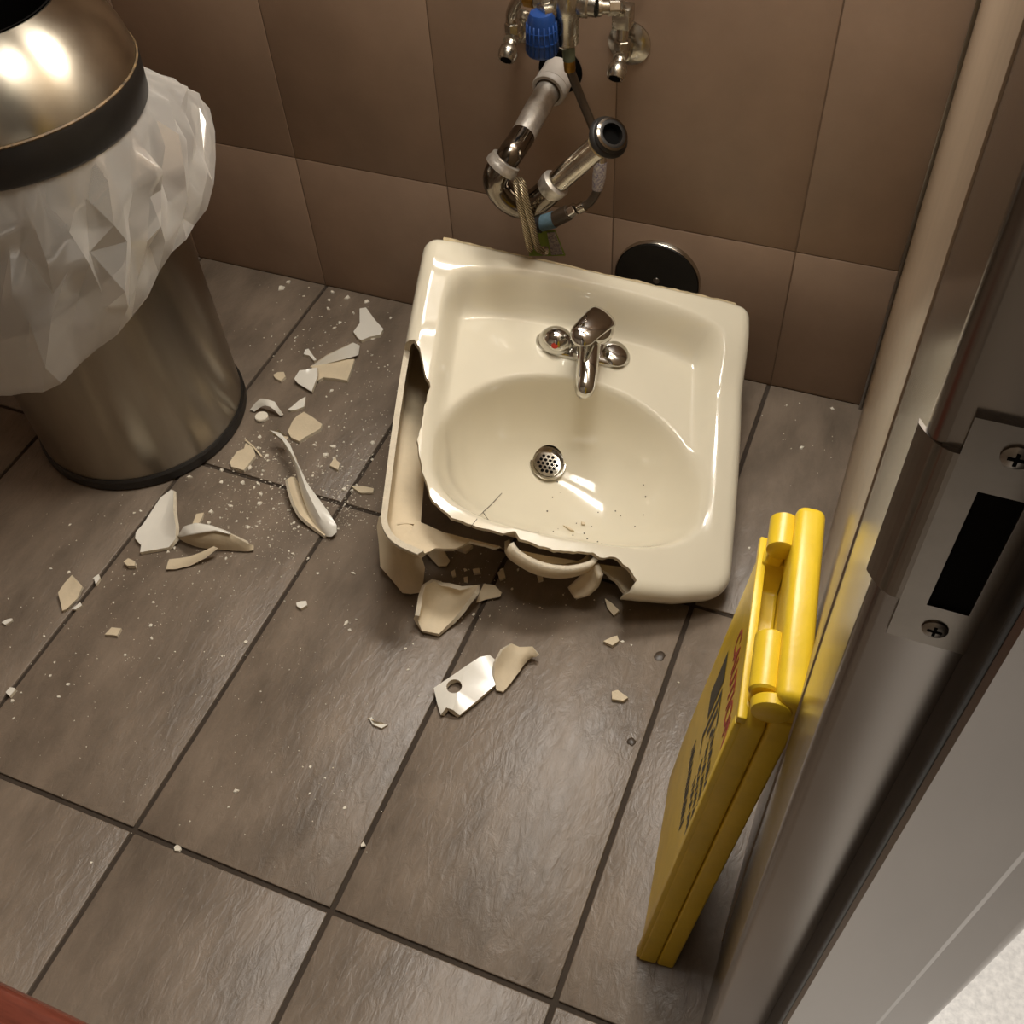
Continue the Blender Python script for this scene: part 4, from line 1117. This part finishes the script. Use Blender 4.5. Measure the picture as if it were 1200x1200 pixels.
def chip(x, y, size_px, rot=None, lab=None, grp=None):
    global nchip
    p = fl(x, y, 0)
    if blocked(p): return False
    d = (p - CAM).length; s = size_px * d / FPX / 2
    o = bpy.data.objects.new('ceramic_chip', rc.choice(chip_meshes)); COL.objects.link(o)
    o.location = (p.x, p.y, .0003); o.scale = (s, s * rc.uniform(.7, 1.15), s * rc.uniform(.4, .9)); o.rotation_euler = (0, 0, rc.uniform(0, 6.28) if rot is None else rot)
    big = size_px >= 6
    if p.y > -.22 and p.x < .1: zone = 'between the trash can and the tiled wall'
    elif p.x > .1: zone = 'between the sink and the clad wall' if p.y > -.62 else 'in front of the sink beside the yellow sign'
    elif math.hypot(p.x - CX, p.y - CY) < .27: zone = 'close around the base ring of the trash can'
    elif math.hypot(p.x + .50, p.y + .50) < .13: zone = 'around the longest rim curl'
    elif p.y > -.66 and p.x > -.40: zone = 'along the smashed side of the sink'
    elif math.hypot(p.x + .63, p.y + .66) < .12: zone = 'around the clam shaped shard'
    elif p.x < -.52: zone = 'around the almond shaped shard'
    elif p.y < -.95: zone = 'far in front of the shards beside the crossing grout lines'
    else: zone = 'on the open tiles in front of the shards'
    kind_ = 'larger cream ceramic chip' if big else 'tiny cream ceramic chip'
    tag(o, lab or (kind_ + ' ' + zone), 'chip', grp or (('larger' if big else 'tiny') + ' chips ' + zone)); nchip += 1; return True
for (x, y, s) in k1((432, 97, 10), (483, 60, 7), (762, 122, 6), (740, 173, 6), (735, 230, 8), (857, 157, 10), (980, 183, 9), (942, 143, 5), (895, 258, 8), (807, 317, 7), (775, 352, 8), (1133, 288, 6), (1023, 417, 8), (755, 755, 8),
                    (437, 560, 5), (748, 884, 5), (650, 1102, 7), (763, 1110, 8), (718, 1165, 9), (1018, 1090, 7), (960, 1005, 7), (525, 415, 4), (580, 150, 4), (610, 93, 3), (693, 280, 3), (575, 362, 3), (372, 407, 3), (1115, 590, 4), (1015, 527, 5), (770, 1185, 6)):
    chip(x, y, s)
for (x, y, s) in k2((617, 343, 8), (690, 348, 8), (672, 368, 7), (703, 398, 8), (715, 290, 6), (730, 220, 7), (697, 440, 8), (790, 442, 5), (762, 466, 5), (563, 452, 6), (848, 452, 6), (645, 550, 8), (680, 546, 4), (588, 523, 4), (512, 508, 4), (520, 285, 6), (370, 318, 9), (517, 340, 6), (470, 275, 4), (690, 180, 5), (697, 130, 6), (955, 168, 8), (1040, 174, 9), (1006, 215, 9), (993, 297, 4), (650, 275, 8), (1095, 375, 9), (1130, 380, 5),
                    (854, 678, 7), (770, 702, 5), (968, 769, 5), (1137, 770, 7), (1100, 1003, 9), (1120, 1035, 7), (1150, 985, 4), (540, 700, 5), (268, 668, 5), (297, 648, 5), (138, 475, 5), (110, 485, 4), (200, 905, 4), (190, 1072, 6), (186, 1016, 5), (68, 1152, 4), (530, 1155, 4), (632, 1092, 6), (12, 905, 4), (924, 698, 5), (460, 533, 6), (470, 480, 9)):
    chip(x, y, s)
for (x, y, s) in [(354, 710, 4), (277, 927, 9), (268, 946, 6), (364, 899, 5), (381, 912, 4), (363, 930, 5), (404, 947, 6), (209, 995, 10), (107, 1011, 4), (426, 990, 9), (878, 643, 7), (889, 651, 4), (940, 525, 7), (927, 526, 3), (975, 479, 6), (922, 475, 4), (937, 473, 3), (999, 477, 4),
                  (729, 752, 6), (740, 756, 4), (475, 760, 5), (484, 755, 4), (478, 785, 4), (491, 816, 4), (555, 720, 5), (574, 722, 4), (633, 712, 3), (660, 697, 3), (545, 668, 7), (588, 668, 6), (607, 668, 5), (600, 690, 4), (560, 690, 4), (620, 660, 5),
                  (15, 822, 6), (16, 842, 4), (25, 812, 4), (59, 792, 4), (80, 802, 5), (69, 817, 5), (64, 776, 4), (45, 870, 3), (147, 768, 5), (180, 706, 4), (177, 733, 5), (178, 748, 5), (205, 764, 3), (260, 769, 4), (288, 753, 5), (133, 707, 3), (168, 679, 4), (52, 746, 4), (10, 702, 3), (82, 615, 4), (60, 667, 4), (81, 671, 5), (795, 800, 4), (390, 900, 3), (445, 850, 4), (350, 880, 3)]:
    chip(x, y, s)
clusters = [(385, 560, 60, 50, 45, 2.2, 4.5), (330, 590, 55, 38, 40, 2.2, 4.5), (300, 540, 40, 30, 22, 2.2, 4.2), (410, 500, 36, 50, 26, 2.0, 4.0), (350, 400, 60, 45, 18, 1.8, 3.2), (240, 650, 90, 70, 24, 1.8, 3.6), (150, 720, 90, 90, 20, 1.8, 3.4), (320, 760, 90, 80, 14, 1.8, 3.2)]
for (cx, cy, sx, sy, n, a, b) in clusters:
    for _ in range(n):
        if nchip >= 298: break
        for _t in range(8):
            x, y = rc.gauss(cx, sx * .6), rc.gauss(cy, sy * .6)
            if x < 2 or (x > 442 and y < 700): continue
            if chip(x, y, rc.uniform(a, b)): break
# finer grit and dust: one object
def dust():
    r = random.Random(77); bm = bmesh.new()
    def speck(x, y, spx):
        p = fl(x, y, 0)
        if blocked(p): return
        s = spx * (p - CAM).length / FPX / 2; a = r.uniform(0, 6.28); n = r.choice((3, 4))
        lo = [bm.verts.new((p.x + s * math.cos(a + 2 * math.pi * k / n) * r.uniform(.5, 1.3), p.y + s * math.sin(a + 2 * math.pi * k / n) * r.uniform(.5, 1.3), .0002)) for k in range(n)]
        t = bm.verts.new((p.x, p.y, .0004 + s * .6)); bm.faces.new(lo)
        for k in range(n): bm.faces.new((lo[k], lo[(k + 1) % n], t))
    for (cx, cy, sx, sy, n) in ((380, 570, 60, 45, 380), (330, 600, 70, 45, 330), (440, 520, 22, 70, 160), (400, 400, 60, 50, 120), (260, 640, 110, 80, 300), (140, 720, 110, 100, 220), (330, 760, 110, 100, 180), (180, 880, 160, 100, 80), (400, 920, 60, 60, 50), (540, 690, 60, 40, 160), (640, 720, 90, 30, 60), (300, 540, 40, 30, 150), (930, 520, 40, 60, 16), (405, 590, 10, 16, 160), (600, 850, 150, 100, 30)):
        for _ in range(n):
            x, y = r.gauss(cx, sx * .75), r.gauss(cy, sy * .75)
            if 0 < x < 1190 and 300 < y < 1190: speck(x, y, r.choice((.8, 1.0, 1.2, 1.6, 2.2)))
    o = from_bm('ceramic_dust', bm, M['chip'], None, False); tag(o, 'fine cream ceramic dust and crumbs sprinkled over the floor', 'dust', kind='stuff')
dust()

# flattened dark spots stuck to the tiles
for (x, y, r, lab) in ((773, 769, .0085, 'dark flattened spot stuck on the tile close to the sink'), (740, 869, .0065, 'dark flattened spot stuck on the tile further from the sink')):
    bm = bmesh.new(); rg = random.Random(int(x)); n = 14
    lo = [bm.verts.new((r * rg.uniform(.8, 1.15) * math.cos(2 * math.pi * k / n), r * rg.uniform(.8, 1.15) * math.sin(2 * math.pi * k / n), 0)) for k in range(n)]
    hi = [bm.verts.new((v.co.x * .8, v.co.y * .8, .0009)) for v in lo]
    for k in range(n): bm.faces.new((lo[k], lo[(k + 1) % n], hi[(k + 1) % n], hi[k]))
    bm.faces.new(lo); bm.faces.new(hi)
    o = from_bm('gum_spot', bm, M['hose'], None, True, auto=50); p = fl(x, y, 0); o.location = (p.x, p.y, .0002); tag(o, lab, 'spot', 'flattened spots on the floor')
